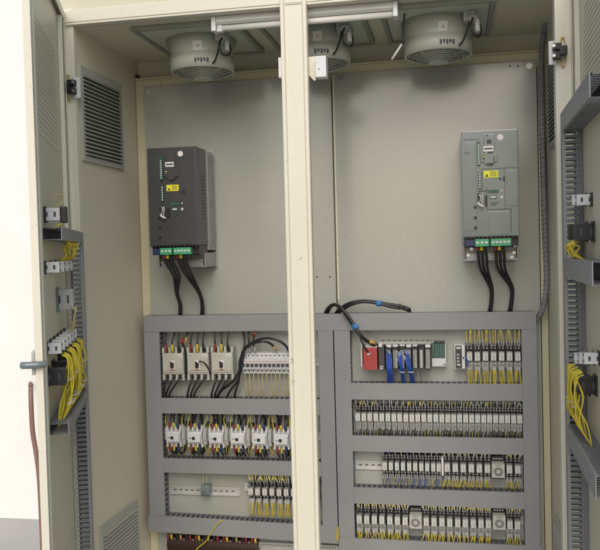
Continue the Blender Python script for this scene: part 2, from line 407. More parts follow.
# door ducts (left door)
def dz(py,s,loc,th,off=0,x=0):  # height on a door at distance s from hinge for image row py
    sg=-1 if loc is HL else 1
    p=loc+Matrix.Rotation(th,3,'Z')@Vector((sg*s,-off,0)); dep=(p-CAM).dot(fw)
    lat=(p-CAM).dot(rt)
    # solve z: (p+z*Z) projects to row py
    a=-(py-275)/F
    # (up.(p-c)+z*up.z)/(dep+z*fw.z)=a
    return (a*dep-(p-CAM).dot(up))/(up.z-a*fw.z)
zA=dz(227,.64,HL,thL,.06); zA2=dz(239.5,.64,HL,thL,.06)
zB=dz(423,.64,HL,thL,.06); zB2=dz(434,.64,HL,thL,.06)
duct('upper crosswise duct on the left door with an open hollow end','x',-.64,-.09,zA2,zA,-.058,0.0-.0005,loc=HL,rz=thL)
duct('lower crosswise duct on the left door below the yellow wires','x',-.64,-.09,zB2,zB,-.058,-.0005,loc=HL,rz=thL)
duct('tall slotted duct down the hinge side of the left door','z',ZB+.03,zA,-.089,-.050,-.058,-.0005,loc=HL,rz=thL,pitch=.0165)
zC=dz(112,.11,HR,thR,.06); 
zD=dz(425,.11,HR,thR,.06)
duct('tall slotted duct down the hinge side of the right door','z',ZB+.03,zC,.070,.110,-.058,-.0005,loc=HR,rz=thR,pitch=.0165)
duct('uppermost crosswise duct on the right door','x',.1105,.66,zC-.055,zC,-.058,-.0005,loc=HR,rz=thR)
duct('middle crosswise duct on the right door','x',.1105,.66,-.100,-.045,-.058,-.0005,loc=HR,rz=thR)
duct('lower crosswise duct on the right door below the yellow wires','x',.1105,.66,zD-.05,zD,-.058,-.0005,loc=HR,rz=thR)

# ------------------------------------------------------------------ DIN rails
def rail(label,x0,x1,z,y=PY):
    m=MB(); 
    m.box(x0,x1,y-.0015,y-.0002,z-.0135,z+.0135)
    m.box(x0,x1,y-.0075,y-.0015,z+.0125,z+.0135); m.box(x0,x1,y-.0075,y-.0015,z-.0135,z-.0125)
    m.box(x0,x1,y-.0085,y-.0075,z+.0125,z+.0175); m.box(x0,x1,y-.0085,y-.0075,z-.0175,z-.0125)
    t=obj('mounting_rail',m,'steel'); tag(t,label,'mounting rail')
    s=MB(); x=x0+.012
    while x<x1-.02: s.box(x,x+.013,y-.0019,y-.0014,z-.0025,z+.0025); x+=.025
    obj('rail_slot',s,'ink',t)
    return t
# ------------------------------------------------------------------ wires
def wires(label,specs,group=None,loc=(0,0,0),rz=0,name='wire_bundle',cat='wires'):
    """specs: list of (partname, material, [ (pts,r), ...])"""
    t=thing(name,label,cat,loc,rz,group)
    for nm,m,ws in specs:
        for pts,r in ws: obj(nm,MB().tube(pts,r,6,5),m,t)
    return t
RND=random.Random(3)
def J(a): return RND.uniform(-a,a)
# relay
def make_relay(w,name='plug_in_relay',dark_low=False,h=.092,fw_=.76):
    t=thing(name,'relay','relay')
    W2=w/2-.0006
    b=MB()
    b.box(-W2,W2,-.022,0,-h*.5,h*.5)                       # base
    b.box(-W2,W2,-.040,-.0215,h*.27,h*.5)                  # upper terminal step
    for k in(-1,0,1): b.box(k*W2*.66-.0007,k*W2*.66+.0007,-.0435,-.0395,h*.29,h*.49)
    obj('relay_socket',b,'black',t,.0006)
    lo=MB(); lo.box(-W2,W2,-.036,-.0215,-h*.5,-h*.24)
    obj('terminal_deck',lo,'black' if dark_low else 'alu',t,.0006)
    s=MB()
    for k in(-.5,.5):
        for zz,yy in((.43,-.040),(.33,-.040),(-.31,-.036),(-.43,-.036)):
            s.cyl((k*W2*1.05,yy-.002,h*zz),(k*W2*1.05,yy+.001,h*zz),min(.0030,w*.13),8)
    obj('terminal_screw',s,'screw',t)
    r=MB(); r.box(-W2*fw_,W2*fw_,-.062,-.0215,-h*.18,h*.20)
    rb=obj('relay_body',r,'relay',t,.0012)
    l=MB(); l.box(-W2*(fw_-.12),W2*(fw_-.12),-.0626,-.0619,-h*.14,h*.15)
    obj('face_label',l,'rlabel',rb)
    l=MB(); l.box(-W2*.12,W2*.32,-.0630,-.06265,-h*.11,h*.06); l.box(-W2*.5,W2*.45,-.0630,-.06265,h*.09,h*.115)
    obj('face_window',l,'lgrey',rb)
    return t
def wire_variants(w,n,up,dn,mats,nw,sleeve='lgrey',spread=.5,full=1.0,h=.092,r=.0013):
    out=[]
    for v in range(n):
        for sgn,ln in((1,up),(-1,dn)): pass
        t=thing('wire_bundle','w','wires')
        by=[]; sl=[]
        for sgn,ln in((1,up),(-1,dn)):
            if ln<=0: continue
            k=nw if sgn<0 else max(1,int(nw*.6))
            for i in range(k):
                x=(i/(max(1,k-1))-.5)*w*.62+RND.uniform(-.001,.001)
                z0=sgn*h*.42; y0=-.040 if sgn>0 else -.037
                bow=RND.uniform(.004,.016)*(-1); x1=x+RND.uniform(-1,1)*w*spread; L=ln*RND.uniform(.93,1)
                pts=[(x,y0+.003,z0),(x,y0-.006,z0+sgn*.008),(x+(x1-x)*.35,y0+bow,z0+sgn*L*.45),(x1,y0+bow*.6+.004,z0+sgn*L)]
                m=RND.choice(mats); by.append((m,pts,r))
                d=RND.uniform(.012,.020) if sgn<0 else RND.uniform(.014,.030)
                sl.append(([(x,y0+.001,z0-sgn*.001),(x,y0-.007,z0+sgn*.006),(x+(x1-x)*.10,y0-.0085,z0+sgn*d)],r*1.4))
        for (m,p,rr),(p2,r2) in zip(by,sl):
            wo=obj('wire',MB().tube(p,rr,6,4),m,t); obj('wire_sleeve',MB().tube(p2,r2,6,3),sleeve,wo)
        out.append(t)
    return out
def relay_row(pxs,pyc,rowname,w,up,dn,mats,nw,group,wgroup,dark=False,skip=(),h=.092,adj='clear-capped relay',z=None,start=1,spread=.5,side='left',r=.0013,wadj='thin wires'):
    Yf=-.005; base=make_relay(w,dark_low=dark,h=h,fw_=.90 if 'slim' in adj else .78); base['group']=group
    Ws=wire_variants(w,4,up,dn,mats,nw,h=h,spread=spread,r=r)
    used=[False]*4; first=True
    for i,px in enumerate(pxs):
        py=pyc(px) if callable(pyc) else pyc
        X=AX(px,py,Yf); Z=z if z is not None else AZ(px,py,Yf)
        lab=f'{adj}, {ORD[i+start]} from the {side} {rowname}'
        if first: base.location=(X,PY-.001-.008,Z); base['label']=lab; first=False
        else: o=dup(base,(X+J(.0004),PY-.009,Z+J(.0006)),lab); o.rotation_euler=(0,R(J(1.2)),0)
        v=RND.randrange(4); lw_=f'{wadj}, {ORD[i+start]} relay from {side} {rowname}'
        o=Ws[v]
        if not used[v]: used[v]=True; o.location=(X,PY-.009,Z); o['label']=lw_
        else: o=dup(o,(X,PY-.009,Z),lw_)
        o['group']=wgroup
    for v in range(4):
        if not used[v]:
            for c in list(Ws[v].children_recursive): bpy.data.objects.remove(c)
            bpy.data.objects.remove(Ws[v])

# --- right row 1 : seven relays
zr=AZ(495,356.5,0)
rail('short steel rail under the seven yellow-wired relays',AX(455,356,PY),.236,zr)
relay_row([469.5,477.3,485.5,493.5,501.5,509.5,517.7],356.5,'in the top right relay row',.0285,.070,.078,['yelw','yelw','palew'],5,'relays of the top right row','yellow wires of the top right relay row',z=zr,spread=.40,wadj='yellow wires with white ferrules',r=.0018)
# --- right row 2 : twenty-eight relays
pp=[358.0+i*(519.5-358.0)/27 for i in range(28)]
zr=AZ(440,418,0); rail('steel rail behind the long row of twenty-eight relays',-.405,.236,zr)
relay_row(pp,418,'in the long row of twenty-eight',.0228,.028,.042,['palew','blues','lgrey','black','yelw'],4,'relays of the long row','wires of the long relay row',z=zr,spread=.45,adj='slim white-faced relay',h=.088,wadj='mixed wires')
# --- right row 3
zr=AZ(430,467,0); rail('perforated steel rail with a bare left end in the third right row',-.405,.236,AZ(370,465.5,.05))
p3=[385,391,397,403,409.3,415.2,421.3,427.3,433.3,438.8]
relay_row(p3,467,'in the third right row, left group',.0232,.030,.048,['blues','bluew','palew','yelw'],3,'blue-wired relays of the third right row','wires of the left relay group in the third right row',True,z=zr,adj='black-socketed relay',h=.088,wadj='blue and yellow wires')
p3=[447.3,455.3,463.3,471.3,479.3,487.2]
relay_row(p3,468,'after the white end stop in the third right row',.0288,.026,.046,['yelw','palew','yelw'],4,'yellow-wired relays of the third right row','yellow wires of the third right row',True,z=zr,adj='wider relay',h=.088,wadj='yellow wires',r=.0018)
relay_row([509.3,517.6],468,'after the timer in the third right row',.0288,.026,.046,['yelw','palew','yelw'],4,'relays after the timer, third right row','wires after the timer, third right row',True,z=zr,adj='wider relay',h=.088,wadj='yellow wires',r=.0018)
X=AX(442.6,464,0); tag(obj('rail_end_stop',MB().box(X-.004,X+.004,-.010,PY-.009,zr-.030,zr+.040),'white',None,.001),'narrow white end stop between two relay groups','end stop')
# --- right row 4
zr4=AZ(430,521.5,0); rail('steel rail behind the bottom right relay row',-.405,.236,zr4)
relay_row([359.5,366.9,374.5,382,390,397.5,405.3],521.5,'left of both timers in the bottom row',.0282,.034,.052,['yelw','yelw','palew'],5,'relays left of the timers, bottom row','yellow wires left of the timers, bottom row',z=zr4,adj='grey-faced relay',wadj='yellow wires',r=.0018)
relay_row([426.3,434,442,449.8,457.6,465.3,473.2,481,488.2],521.5,'between the two timers in the bottom row',.0282,.034,.052,['yelw','yelw','palew'],5,'relays between the timers, bottom row','yellow wires between the timers, bottom row',z=zr4,adj='grey-faced relay',wadj='yellow wires',r=.0018)
relay_row([509.8,517.3],521.5,'right of both timers in the bottom row',.0282,.034,.052,['yelw','yelw','palew'],5,'relays right of the timers, bottom row','yellow wires right of the timers, bottom row',z=zr4,adj='grey-faced relay',wadj='yellow wires',r=.0018)
# timers
def make_timer():
    t=thing('timer_relay','t','timer')
    obj('timer_base',MB().box(-.022,.022,-.030,0,-.042,.044),'black',t,.001)
    obj('timer_body',MB().box(-.0235,.0235,-.074,-.0295,-.026,.026),'bwhite',t,.0015)
    d=obj('dial',MB().ring((0,-.0755,-.001),.0095,.0165,.002,28,False),'conduit',t)
    obj('dial_knob',MB().cyl((0,-.079,-.001),(0,-.0739,-.001),.0085,20),'lgrey',t)
    m=MB()
    for i in range(11):
        a=R(-140+28*i); m.cb((.0200*math.sin(a),-.0742,-.001+.0200*math.cos(a)),(.001,.0008,.001))
    m.box(-.012,.012,-.0745,-.0738,.0215,.0235)
    obj('dial_marks',m,'ink',t)
    s=MB()
    for k in(-1.5,-.5,.5,1.5): s.cyl((k*.010,-.032,.036),(k*.010,-.029,.036),.003,8); s.cyl((k*.010,-.032,-.035),(k*.010,-.029,-.035),.003,8)
    obj('terminal_screw',s,'screw',t)
    return t
tm=make_timer(); tm.location=(AX(498.3,471,-.02),PY-.009,AZ(498.3,471,-.02)); tm['group']='round-dial timers'; tm['label']='square timer with a round dial in the third right row'
dup(tm,(AX(415.6,523,-.02),PY-.009,AZ(415.6,522,-.02)),'square timer with a round dial, left one of the bottom row')
dup(tm,(AX(499.3,523,-.02),PY-.009,AZ(499.3,523,-.02)),'square timer with a round dial, right one of the bottom row')
# --- left row 3
zr3=AZ(265,491.5,0)
pl=[251,257.8,264.9,272,279.2,286.3,293.4,300.5,307.6,314.8,322]
pl=[p for p in pl if AX(p,491,0)<-.55]
relay_row(pl,491.5,'in the lower left relay row',.0270,.034,.074,['yelw','yelw','palew'],5,'relays of the lower left row','yellow wires of the lower left relay row',True,z=zr3,adj='black-socketed relay',h=.080,spread=.4,wadj='yellow wires',r=.0019)
rail('long steel rail with the lone grey terminal in the lower left row',AX(171,489,PY),AX(240,492,PY),AZ(205,490.5,PY))
rail('short steel rail behind the lower left relays',AX(245,492,PY),-.54,zr3)
X,Z=AX(205.5,490,.02),AZ(205.5,490.5,.02)
t=thing('terminal_block','lone grey terminal clamped on the lower left rail','terminal block',(X,PY-.009,Z))
b=MB().prism([(0,-.022),(-.034,-.022),(-.042,-.012),(-.042,.012),(-.034,.022),(0,.022)],-.018,.018); obj('terminal_body',b,'mgrey',t,.0015)
obj('terminal_slot',MB().box(-.014,.006,-.0428,-.0415,-.006,-.003),'ink',t)
wires('two pale yellow wires dropping to the lone grey terminal',[('wire','palew',[([(-.006,-.03,.018),(-.008,-.035,.045),(-.010,-.028,.085)],.0013),([(.004,-.03,.018),(.008,-.036,.05),(.006,-.028,.085)],.0013)])],loc=(X,PY-.009,Z))
# --- moulded case breakers
def make_mccb():
    t=thing('moulded_breaker','b','circuit breaker'); w=.0425;h=.0645
    b=MB(); b.box(-w,w,-.050,0,-h,h)
    b.box(-w,w,-.062,-.0495,-h*.62,h*.66)
    for k in(-1.5,-.5,.5,1.5):
        for a,c in((h*.66,h),(-h,-h*.62)): b.box(k*.0265-.0045,k*.0265+.0045,-.060,-.0495,min(a,c)+.0004,max(a,c)-.0004)
    bd=obj('breaker_case',b,'bwhite',t,.0012)
    s=MB()
    for k in(-1,0,1):
        for a in(h*.83,-h*.81): s.box(k*.0265-.0075,k*.0265+.0075,-.0506,-.0499,a-.009,a+.009)
    obj('terminal_recess',s,'ink',t)
    s=MB()
    for k in(-1,0,1):
        for a in(h*.83,-h*.81): s.cyl((k*.0265,-.053,a),(k*.0265,-.0505,a),.0045,10)
    obj('terminal_screw',s,'screw',t)
    obj('front_plate',MB().box(-w*.93,w*.93,-.0665,-.0618,-h*.50,h*.36),'bwhite',t,.001)
    c=MB(); c.box(-.0105,.0085,-.0675,-.0663,-.022,.014); obj('toggle_frame',c,'paper',t)
    c=MB(); c.box(-.0055,.0060,-.080,-.0672,-.014,.006); c.box(-.0095,-.002,-.0695,-.0672,0,.010); obj('toggle',c,'black',t,.001)
    c=MB(); c.box(-w*.85,w*.85,-.0669,-.0664,-h*.40,-h*.385); c.box(-.0115,.0095,-.0680,-.0674,-.0235,-.0215); obj('red_line',c,'red',t)
    c=MB(); c.box(w*.40,w*.90,-.0640,-.0619,h*.40,h*.60); obj('rating_label',c,'white',t,.001)
    c=MB(); c.box(-w*.9,-w*.5,-.0626,-.0619,h*.42,h*.54); c.box(-w*.4,-.002,-.0626,-.0619,h*.45,h*.50); c.box(w*.47,w*.83,-.0644,-.0639,h*.475,h*.525); obj('print_marks',c,'vent',t)
    return t
mb=make_mccb(); mb.scale=(1.05,1,1.04); mb['group']='moulded case breakers'
mx=[]
for i,(px,py) in enumerate(((173.2,364),(198,363.8),(222.2,363.5))):
    X,Z=AX(px,py,-.0),AZ(px,py,0); mx.append((X,Z))
    lab=['grey moulded breaker nearest the left duct','middle one of the three grey moulded breakers','grey moulded breaker nearest the white miniature breakers'][i]
    if i==0: mb.location=(X,PY-.001,Z); mb['label']=lab
    else: dup(mb,(X,PY-.001,Z),lab)
for i,(X,Z) in enumerate(mx):
    nm=['left','middle','right'][i]
    up_=[('cable','cable',[([(X+k*.0265,.004,Z+.050),(X+k*.0265+J(.002),-.004,Z+.085),(X+k*.0265+J(.006),.010,Z+.125)],.0042) for k in(-1,0,1)])]
    cols=['redw','yelw','blues'] if i!=1 else ['redw','yelw','cable']
    up_+=[('cable_sleeve',c,[([(X+k*.0265,.003,Z+.048),(X+k*.0265,-.004,Z+.060),(X+k*.0265,-.004,Z+.080)],.0050)]) for k,c in zip((-1,0,1),['redw','yelw','cable'])]
    wires(f'black supply cables with red and yellow sleeves above the {nm} moulded breaker',up_)
    dn=[([(X+k*.0265,.004,Z-.052),(X+k*.024-.004,-.010,Z-.070),(X+k*.018-.020,-.012,Z-.100),(X+k*.014-.036,.004,Z-.128),(X+k*.013-.040,.03,Z-.156)],.0045) for k in(-1,0,1)]
    wires(f'black cables curving left below the {nm} moulded breaker',[('cable','cable',dn)])
# extra jumper wires
X,Z=mx[1]
wires('short black wire end curling over the middle moulded breaker',[('cable','cable',[([(X+.010,-.016,Z+.012),(X+.022,-.022,Z+.012),(X+.036,-.018,Z+.004),(X+.044,-.004,Z-.020),(X+.046,.02,Z-.050)],.0030)])],name='loose_wire')
wires('red sleeved cable pair crossing between the left and middle breakers',[('cable','cable',[([(mx[0][0]+.060,.02,Z+.125),(mx[0][0]+.044,.0,Z+.090),(mx[0][0]+.050,.01,Z+.04),(mx[0][0]+.048,.01,Z-.06)],.0042)]),('cable_sleeve','redw',[([(mx[0][0]+.046,-.004,Z+.105),(mx[0][0]+.040,-.006,Z+.080)],.0075)]),('tag','tan',[([(mx[0][0]+.060,-.004,Z+.108),(mx[0][0]+.058,-.006,Z+.085)],.0055)])])
# --- miniature breakers
def make_mcb():
    t=thing('miniature_breaker','b','circuit breaker'); w=.0086
    b=MB(); b.prism([(0,-.0435),(-.030,-.0435),(-.044,-.0415),(-.044,-.0225),(-.062,-.0215),(-.064,.0185),(-.044,.0205),(-.044,.0415),(-.030,.0435),(0,.0435)],-w,w)
    obj('breaker_case',b,'white',t,.0008)
    obj('toggle_slot',MB().box(-w*.7,w*.7,-.0650,-.0636,-.012,.001),'ink',t)
    c=MB(); c.prism([(-.064,-.010),(-.074,-.009),(-.072,-.001),(-.064,.0)],-w*.62,w*.62); obj('toggle',c,'black',t,.0006)
    obj('colour_band',MB().box(-w*.9,w*.9,-.0648,-.0639,.0075,.0125),'pink',t)
    c=MB(); c.cyl((0,-.0446,.030),(0,-.0436,.030),.0035,10); c.cyl((0,-.0446,-.032),(0,-.0436,-.032),.0035,10); obj('terminal_screw',c,'ink',t)
    return t
mc=make_mcb(); mc['group']='white miniature breakers'
zc=AZ(262,363.5,0); x0=AX(244,363,0); n=0
mcx=[]
while x0+n*.01785<-.56: mcx.append(x0+n*.01785); n+=1
for i,X in enumerate(mcx):
    lab=f'white miniature breaker, {ORD[i+1]} from the left in its row'
    if i==0: mc.location=(X,PY-.006,zc); mc['label']=lab
    else: dup(mc,(X,PY-.006,zc),lab)
rail('steel rail behind the white miniature breakers',mcx[0]-.012,-.54,zc)
V=[]
for v in range(3):
    V.append([([(0,-.036,-.038),(J(.002),-.042,-.052),(J(.003),-.034,-.090),(J(.004),-.020,-.140)],.0017) for _ in range(2)])
for i,X in enumerate(mcx):
    if i==0: vs=[wires('w',[('wire','palew',vv)]) for vv in V]; us=[0,0,0]
    v=i%3
    lab=f'pale yellow wire under the {ORD[i+1]} miniature breaker from the left'
    if not us[v]: us[v]=1; vs[v].location=(X,PY-.006,zc); o=vs[v]; o['label']=lab
    else: o=dup(vs[v],(X,PY-.006,zc),lab)
    o['group']='pale wires under the miniature breakers'
# black cables looping over the miniature breakers
def PP(px,py,Y): return at(px,py,Y)
wires('thick black cables looping over the white miniature breakers down to the duct',[('cable','cable',[
 ([PP(291,356,-.0),PP(285,345,-.02),PP(275,339.5,-.025),PP(263,338.5,-.02),PP(250,344,-.015),PP(243,351,-.015),PP(241,362,-.012),PP(238,374,-.01),PP(230,384,-.005),PP(222,390,.01),PP(216,398,.03)],.0052),
 ([PP(276,350,.005),PP(271,344,-.01),PP(263,341.5,-.02),PP(252,344,-.02),PP(245,350,-.02),PP(242.5,360,-.02),PP(241,371,-.01),PP(237,382,-.0),PP(230,391,.01),PP(226,399,.03)],.0048),
 ([PP(243,331,.02),PP(244.5,340,.0),PP(243.5,350,-.01),PP(239.5,362,-.005),PP(239.5,378,-.005),PP(236,390,.01),PP(234,399,.03)],.0045)]),
 ('cable_sleeve','tan',[([PP(276.5,351,.0),PP(274,346,-.006)],.006)])])
wires('red sleeved black cables entering the first miniature breakers from above',[('cable','cable',[([PP(248.5,331,.02),PP(249,340,.01),PP(250,352,.01)],.004),([PP(256,331,.02),PP(253.5,340,.0),PP(254.5,352,.01)],.004)]),('cable_sleeve','redw',[([PP(255.5,332,-.002),PP(253,336.5,-.004)],.0062)]),
 ('ferrule','lgrey',[([PP(250,347,.0),PP(250,352.5,.0)],.005),([PP(254.5,346,.0),PP(254.8,352.5,.0)],.005)])])
# --- contactors
def make_contactor():
    t=thing('contactor','c','contactor')
    b=MB(); b.box(-.030,.030,-.048,0,-.040,.040)
    b.box(-.026,.026,-.070,-.0475,-.022,.022)
    for k in(-1.5,-.5,.5,1.5):
        for a in((.022,.040),(-.040,-.022)): b.box(k*.0165-.003,k*.0165+.003,-.062,-.0475,a[0]+.0002,a[1]-.0002)
    obj('contactor_body',b,'white',t,.0012)
    obj('front_block',MB().box(-.017,.024,-.082,-.0695,-.014,.014),'white',t,.0012)
    obj('armature_button',MB().box(-.006,.005,-.0835,-.0815,-.006,.006),'black',t,.0005)
    obj('brand_strip',MB().box(-.0155,-.0085,-.0826,-.0818,-.002,.002),'mgrey',t)
    s=MB()
    for k in(-1,0,1):
        for a in(.031,-.031): s.cyl((k*.0165,-.053,a),(k*.0165,-.0475,a),.0052,10)
    obj('terminal_screw',s,'screw',t)
    a=MB(); a.box(.0305,.042,-.060,0,-.030,.036); a.box(.031,.0415,-.066,-.0595,-.010,.014); obj('side_contact_block',a,'lgrey',t,.001)
    a=MB(); a.cyl((.036,-.062,.026),(.036,-.0595,.026),.0035,8); a.cyl((.036,-.062,-.022),(.036,-.0595,-.022),.0035,8); a.box(-.042,-.0305,-.040,0,-.018,.030); obj('coil_terminal',a,'lgrey',t,.0006)
    a=MB(); a.box(.030,.046,-.030,-.004,.030,.052); obj('surge_block',a,'dkgreen',t,.001)
    return t
ct=make_contactor(); ct.scale=(1.13,1,1.03); ct['group']='white contactors'
zt_=AZ(230,437.5,0)
cxs=[174.7,196,217.3,239,260.5,282,303,323]
cX=[AX(p,437.5,0) for p in cxs]; cX=[x for x in cX if x<-.565]
rail('steel rail behind the white contactors',-1.19,-.54,zt_)
def contactor_wires(seed):
    r=random.Random(seed); t=thing('wire_bundle','w','wires')
    parts={}
    for k,c in zip((-1,0,1),('redw','yelw','blues')):
        x=k*.0165
        for s in(1,-1):
            e=x+r.uniform(-.006,.006)
            pts=[(x,-.045,s*.030),(x,-.058,s*.044),(x+(e-x)*.4,-.052,s*.062),(e,-.030,s*(.088 if s>0 else .078))]
            parts.setdefault(('cable','cable'),[]).append((pts,.0036))
            parts.setdefault(('cable_sleeve_'+c,c),[]).append(([(x,-.050,s*.034),(x,-.0595,s*.044),(x+(e-x)*.25,-.0575,s*.056)],.0056 if c!='yelw' else .0040))
    for x,s in((-.034,1),(-.036,-1),(.038,-1),(.036,1)):
        e=x+r.uniform(-.010,.010)
        parts.setdefault(('wire','yelw'),[]).append(([(x,-.035,s*.024),(x,-.050,s*.042),(e,-.040,s*.064),(e+r.uniform(-.004,.004),-.02,s*(.090 if s>0 else .078))],.0016))
    for i in range(4):
        x=r.uniform(-.03,.03); parts.setdefault(('cable','cable'),[]).append(([(x,-.006,.04),(x+.004,-.012,.065),(x+r.uniform(-.01,.01),-.012,.090)],.003))
        x=r.uniform(-.03,.03); parts.setdefault(('cable','cable'),[]).append(([(x,-.006,-.04),(x+.004,-.018,-.058),(x+r.uniform(-.01,.01),-.012,-.080)],.003))
    for (nm,m),ws in parts.items():
        for p,rr in ws: obj('cable_sleeve' if nm.startswith('cable_sleeve') else nm,MB().tube(p,rr,7,4),m,t)
    return t
for i,X in enumerate(cX):
    lab=f'white contactor with a black centre button, {ORD[i+1]} from the left'
    z=zt_-.0020*(i-2)*.3
    if i==0: ct.location=(X,PY-.009,z); ct['label']=lab
    else: dup(ct,(X,PY-.009,z),lab)
    o=contactor_wires(40+i); o.location=(X,PY-.009,z); tag(o,f'red, yellow and blue sleeved cables at the {ORD[i+1]} contactor from the left','wires','sleeved cables at the contactors')
# --- maroon terminals at lower left
def make_term():
    t=thing('terminal_block','t','terminal block')
    b=MB(); b.prism([(0,-.030),(-.030,-.030),(-.040,-.020),(-.044,-.004),(-.044,.004),(-.040,.020),(-.030,.030),(0,.030)],-.0062,.0062); obj('terminal_body',b,'maroon',t,.0006)
    c=MB(); c.cyl((0,-.0375,.024),(0,-.034,.024),.0036,8); c.cyl((0,-.0375,-.024),(0,-.034,-.024),.0036,8); obj('terminal_screw',c,'screw',t)
    return t
tz=AZ(210,547,.01); tr=make_term(); tr['group']='maroon terminals below the lowest left duct'
X=AX(168.5,545,.01); i=0; TX=[]
while X<AX(257,546,.01): TX.append(X); X+=.0132
for i,X in enumerate(TX):
    lab=f'small maroon terminal block, {ORD[i+1]} from the left' if i<30 else f'small maroon terminal block, {ORD[len(TX)-i]} from the right'
    if i==0: tr.location=(X,PY-.009,tz); tr['label']=lab
    else: dup(tr,(X,PY-.009,tz),lab)
rail('steel rail carrying the maroon terminals',-1.22,-.50,tz-.004)
cols=['redw','yelw','black','redw','cable','tan']
for i in range(0,len(TX),1):
    X=TX[i]; c=cols[(i*7+i//3)%6]
    if i%3==2: continue
    wires(f'{ {"redw":"red","yelw":"yellow","black":"black","cable":"black","tan":"tan"}[c]} sleeved cable rising from the {ORD[i+1] if i<30 else "last"} maroon terminal',
      [('cable','cable',[([(X,.02,tz+.022),(X,.012,tz+.036),(X+J(.004),.02,tz+.062)],.0036)]),('cable_sleeve',c,[([(X,.019,tz+.022),(X,.011,tz+.034),(X,.012,tz+.044)],.0050)])],group='cables above the maroon terminals')
wires('long yellow wire drooping in front of the lowest left duct',[('wire','yelw',[([PP(223,520,-.002),PP(217,524,-.012),PP(211,533,-.014),PP(206,541,-.012),PP(198,548,-.01),PP(190,556,.0)],.0022)])],name='loose_wire')
X=AX(262,545,PY)
t=thing('marker_strip','pale perforated strip right of the maroon terminals','marker strip',(0,0,0))
m=MB().box(AX(260,546,PY),-.475,.040,PY-.012,AZ(300,549,.04),AZ(300,544,.04)); obj('strip',m,'lgrey',t,.001)
s=MB(); x=AX(262,546,PY)
while x<-.49: s.box(x,x+.004,.0394,.0401,AZ(300,547.3,.04),AZ(300,545.6,.04)); x+=.0105
obj('strip_holes',s,'ink',t)
wires('thin yellow wires in the gap beside the lowest middle duct',[('wire','yelw',[([PP(337,527,-.004),PP(338.5,533,-.006),PP(337.5,541,-.004)],.002),([PP(338,529,-.005),PP(336.5,535,-.006),PP(338,541,-.004)],.002)])],name='loose_wire')

# ------------------------------------------------------------------ controller rack
# red unit
def BX(m,px0,px1,py0,py1,Y0,Y1): # box whose front face spans those image columns/rows
    a=at(px0,py0,Y0);b=at(px1,py1,Y0); return m.box(a.x,b.x,Y0,Y1,b.z,a.z)
zmid=AZ(400,357,0)
t=thing('power_supply_unit','red faced power unit left of the grey modules','power supply',(0,0,0))
a=MB(); BX(a,363,377.5,348,370,-.035,PY-.006); obj('unit_face',a,'red',t,.0015)
a=MB(); BX(a,360.5,362.6,343.5,367,-.015,PY-.006); obj('mounting_flange',a,'white',t,.001)
a=MB(); BX(a,364,377,345.5,347.8,-.018,PY-.006); obj('top_terminals',a,'white',t,.001)
q=PP(368.4,353.6,-.036); obj('cable_clip',MB().cyl((q.x,-.040,q.z),(q.x,-.0352,q.z),.006,12),'white',t,.001)
t=thing('power_module','dark grey module with white sockets beside the red unit','power module',(0,0,0))
a=MB(); BX(a,378.3,384.8,345.5,370.5,-.030,PY-.006); obj('module_case',a,'dgrey',t,.001)
a=MB(); BX(a,380,383,366,369.5,-.034,-.0302); BX(a,378.5,382,343.5,347,-.036,-.0302); obj('socket',a,'white',t,.0006)
a=MB(); BX(a,380.6,382.4,366.8,368.8,-.0345,-.0338); obj('socket_hole',a,'ink',t)
# rack base
a=MB(); BX(a,378.5,431,341.6,344.2,.005,PY-.004); ob=tag(obj('rack_base',a,'lgrey',None,.001),'pale backplane strip along the top of the grey modules','backplane')
a=MB(); x=382
while x<430: BX(a,x,x+2,340.7,341.5,.008,.04); x+=5.6
obj('base_hook',a,'dgrey',ob)
mods=[(385.3,391.8,'blue'),(392.1,398.6,'w'),(398.9,405.2,'blue2'),(405.5,411.8,'blue3'),(412.1,418.0,'w2'),(418.3,424.4,'g'),(424.7,430.8,'pins')]
names={'blue':'module under the thickest blue cable bundle','w':'module with a white terminal strip left of the twin blue bundles','blue2':'module under the left one of the twin blue bundles','blue3':'module under the right one of the twin blue bundles','w2':'module with a tall pale terminal strip right of the blue bundles','g':'module with a pale grey door in the rack','pins':'rightmost rack module with white pin marks'}
for (a0,a1,k) in mods:
    t=thing('control_module','dark '+names[k],'control module',(0,0,0),group='modules of the controller rack')
    a=MB(); BX(a,a0,a1,345,370.3,-.022,PY-.006); obj('module_case',a,'dgrey',t,.001)
    a=MB(); BX(a,a0+.6,a1-.4,344.6,347.4,-.0255,-.0222); obj('indicator_window',a,'white' if k!='g' else 'black',t,.0005)
    if k!='pins' and k!='g':
        a=MB(); BX(a,a0+.9,a1-1.2,350,368,-.0300,-.0222); tb_=obj('terminal_strip',a,'lgrey',t,.0006)
        a=MB()
        for j in range(9): BX(a,a0+1.3,a1-2.4,350.6+j*1.95,351.5+j*1.95,-.0308,-.0298)
        obj('terminal_screw',a,'ink',tb_)
    elif k=='g':
        a=MB(); BX(a,a0+1.5,a1-1.5,350,368,-.0275,-.0222); obj('terminal_door',a,'lgrey',t,.0008)
    else:
        a=MB()
        for j in range(10): BX(a,a0+1.2,a1-2.6,350+j*1.9,350.8+j*1.9,-.0235,-.0222); BX(a,a0+3.4,a1-.8,350.5+j*1.9,351.3+j*1.9,-.0235,-.0222)
        obj('pin_marks',a,'rlabel',t)
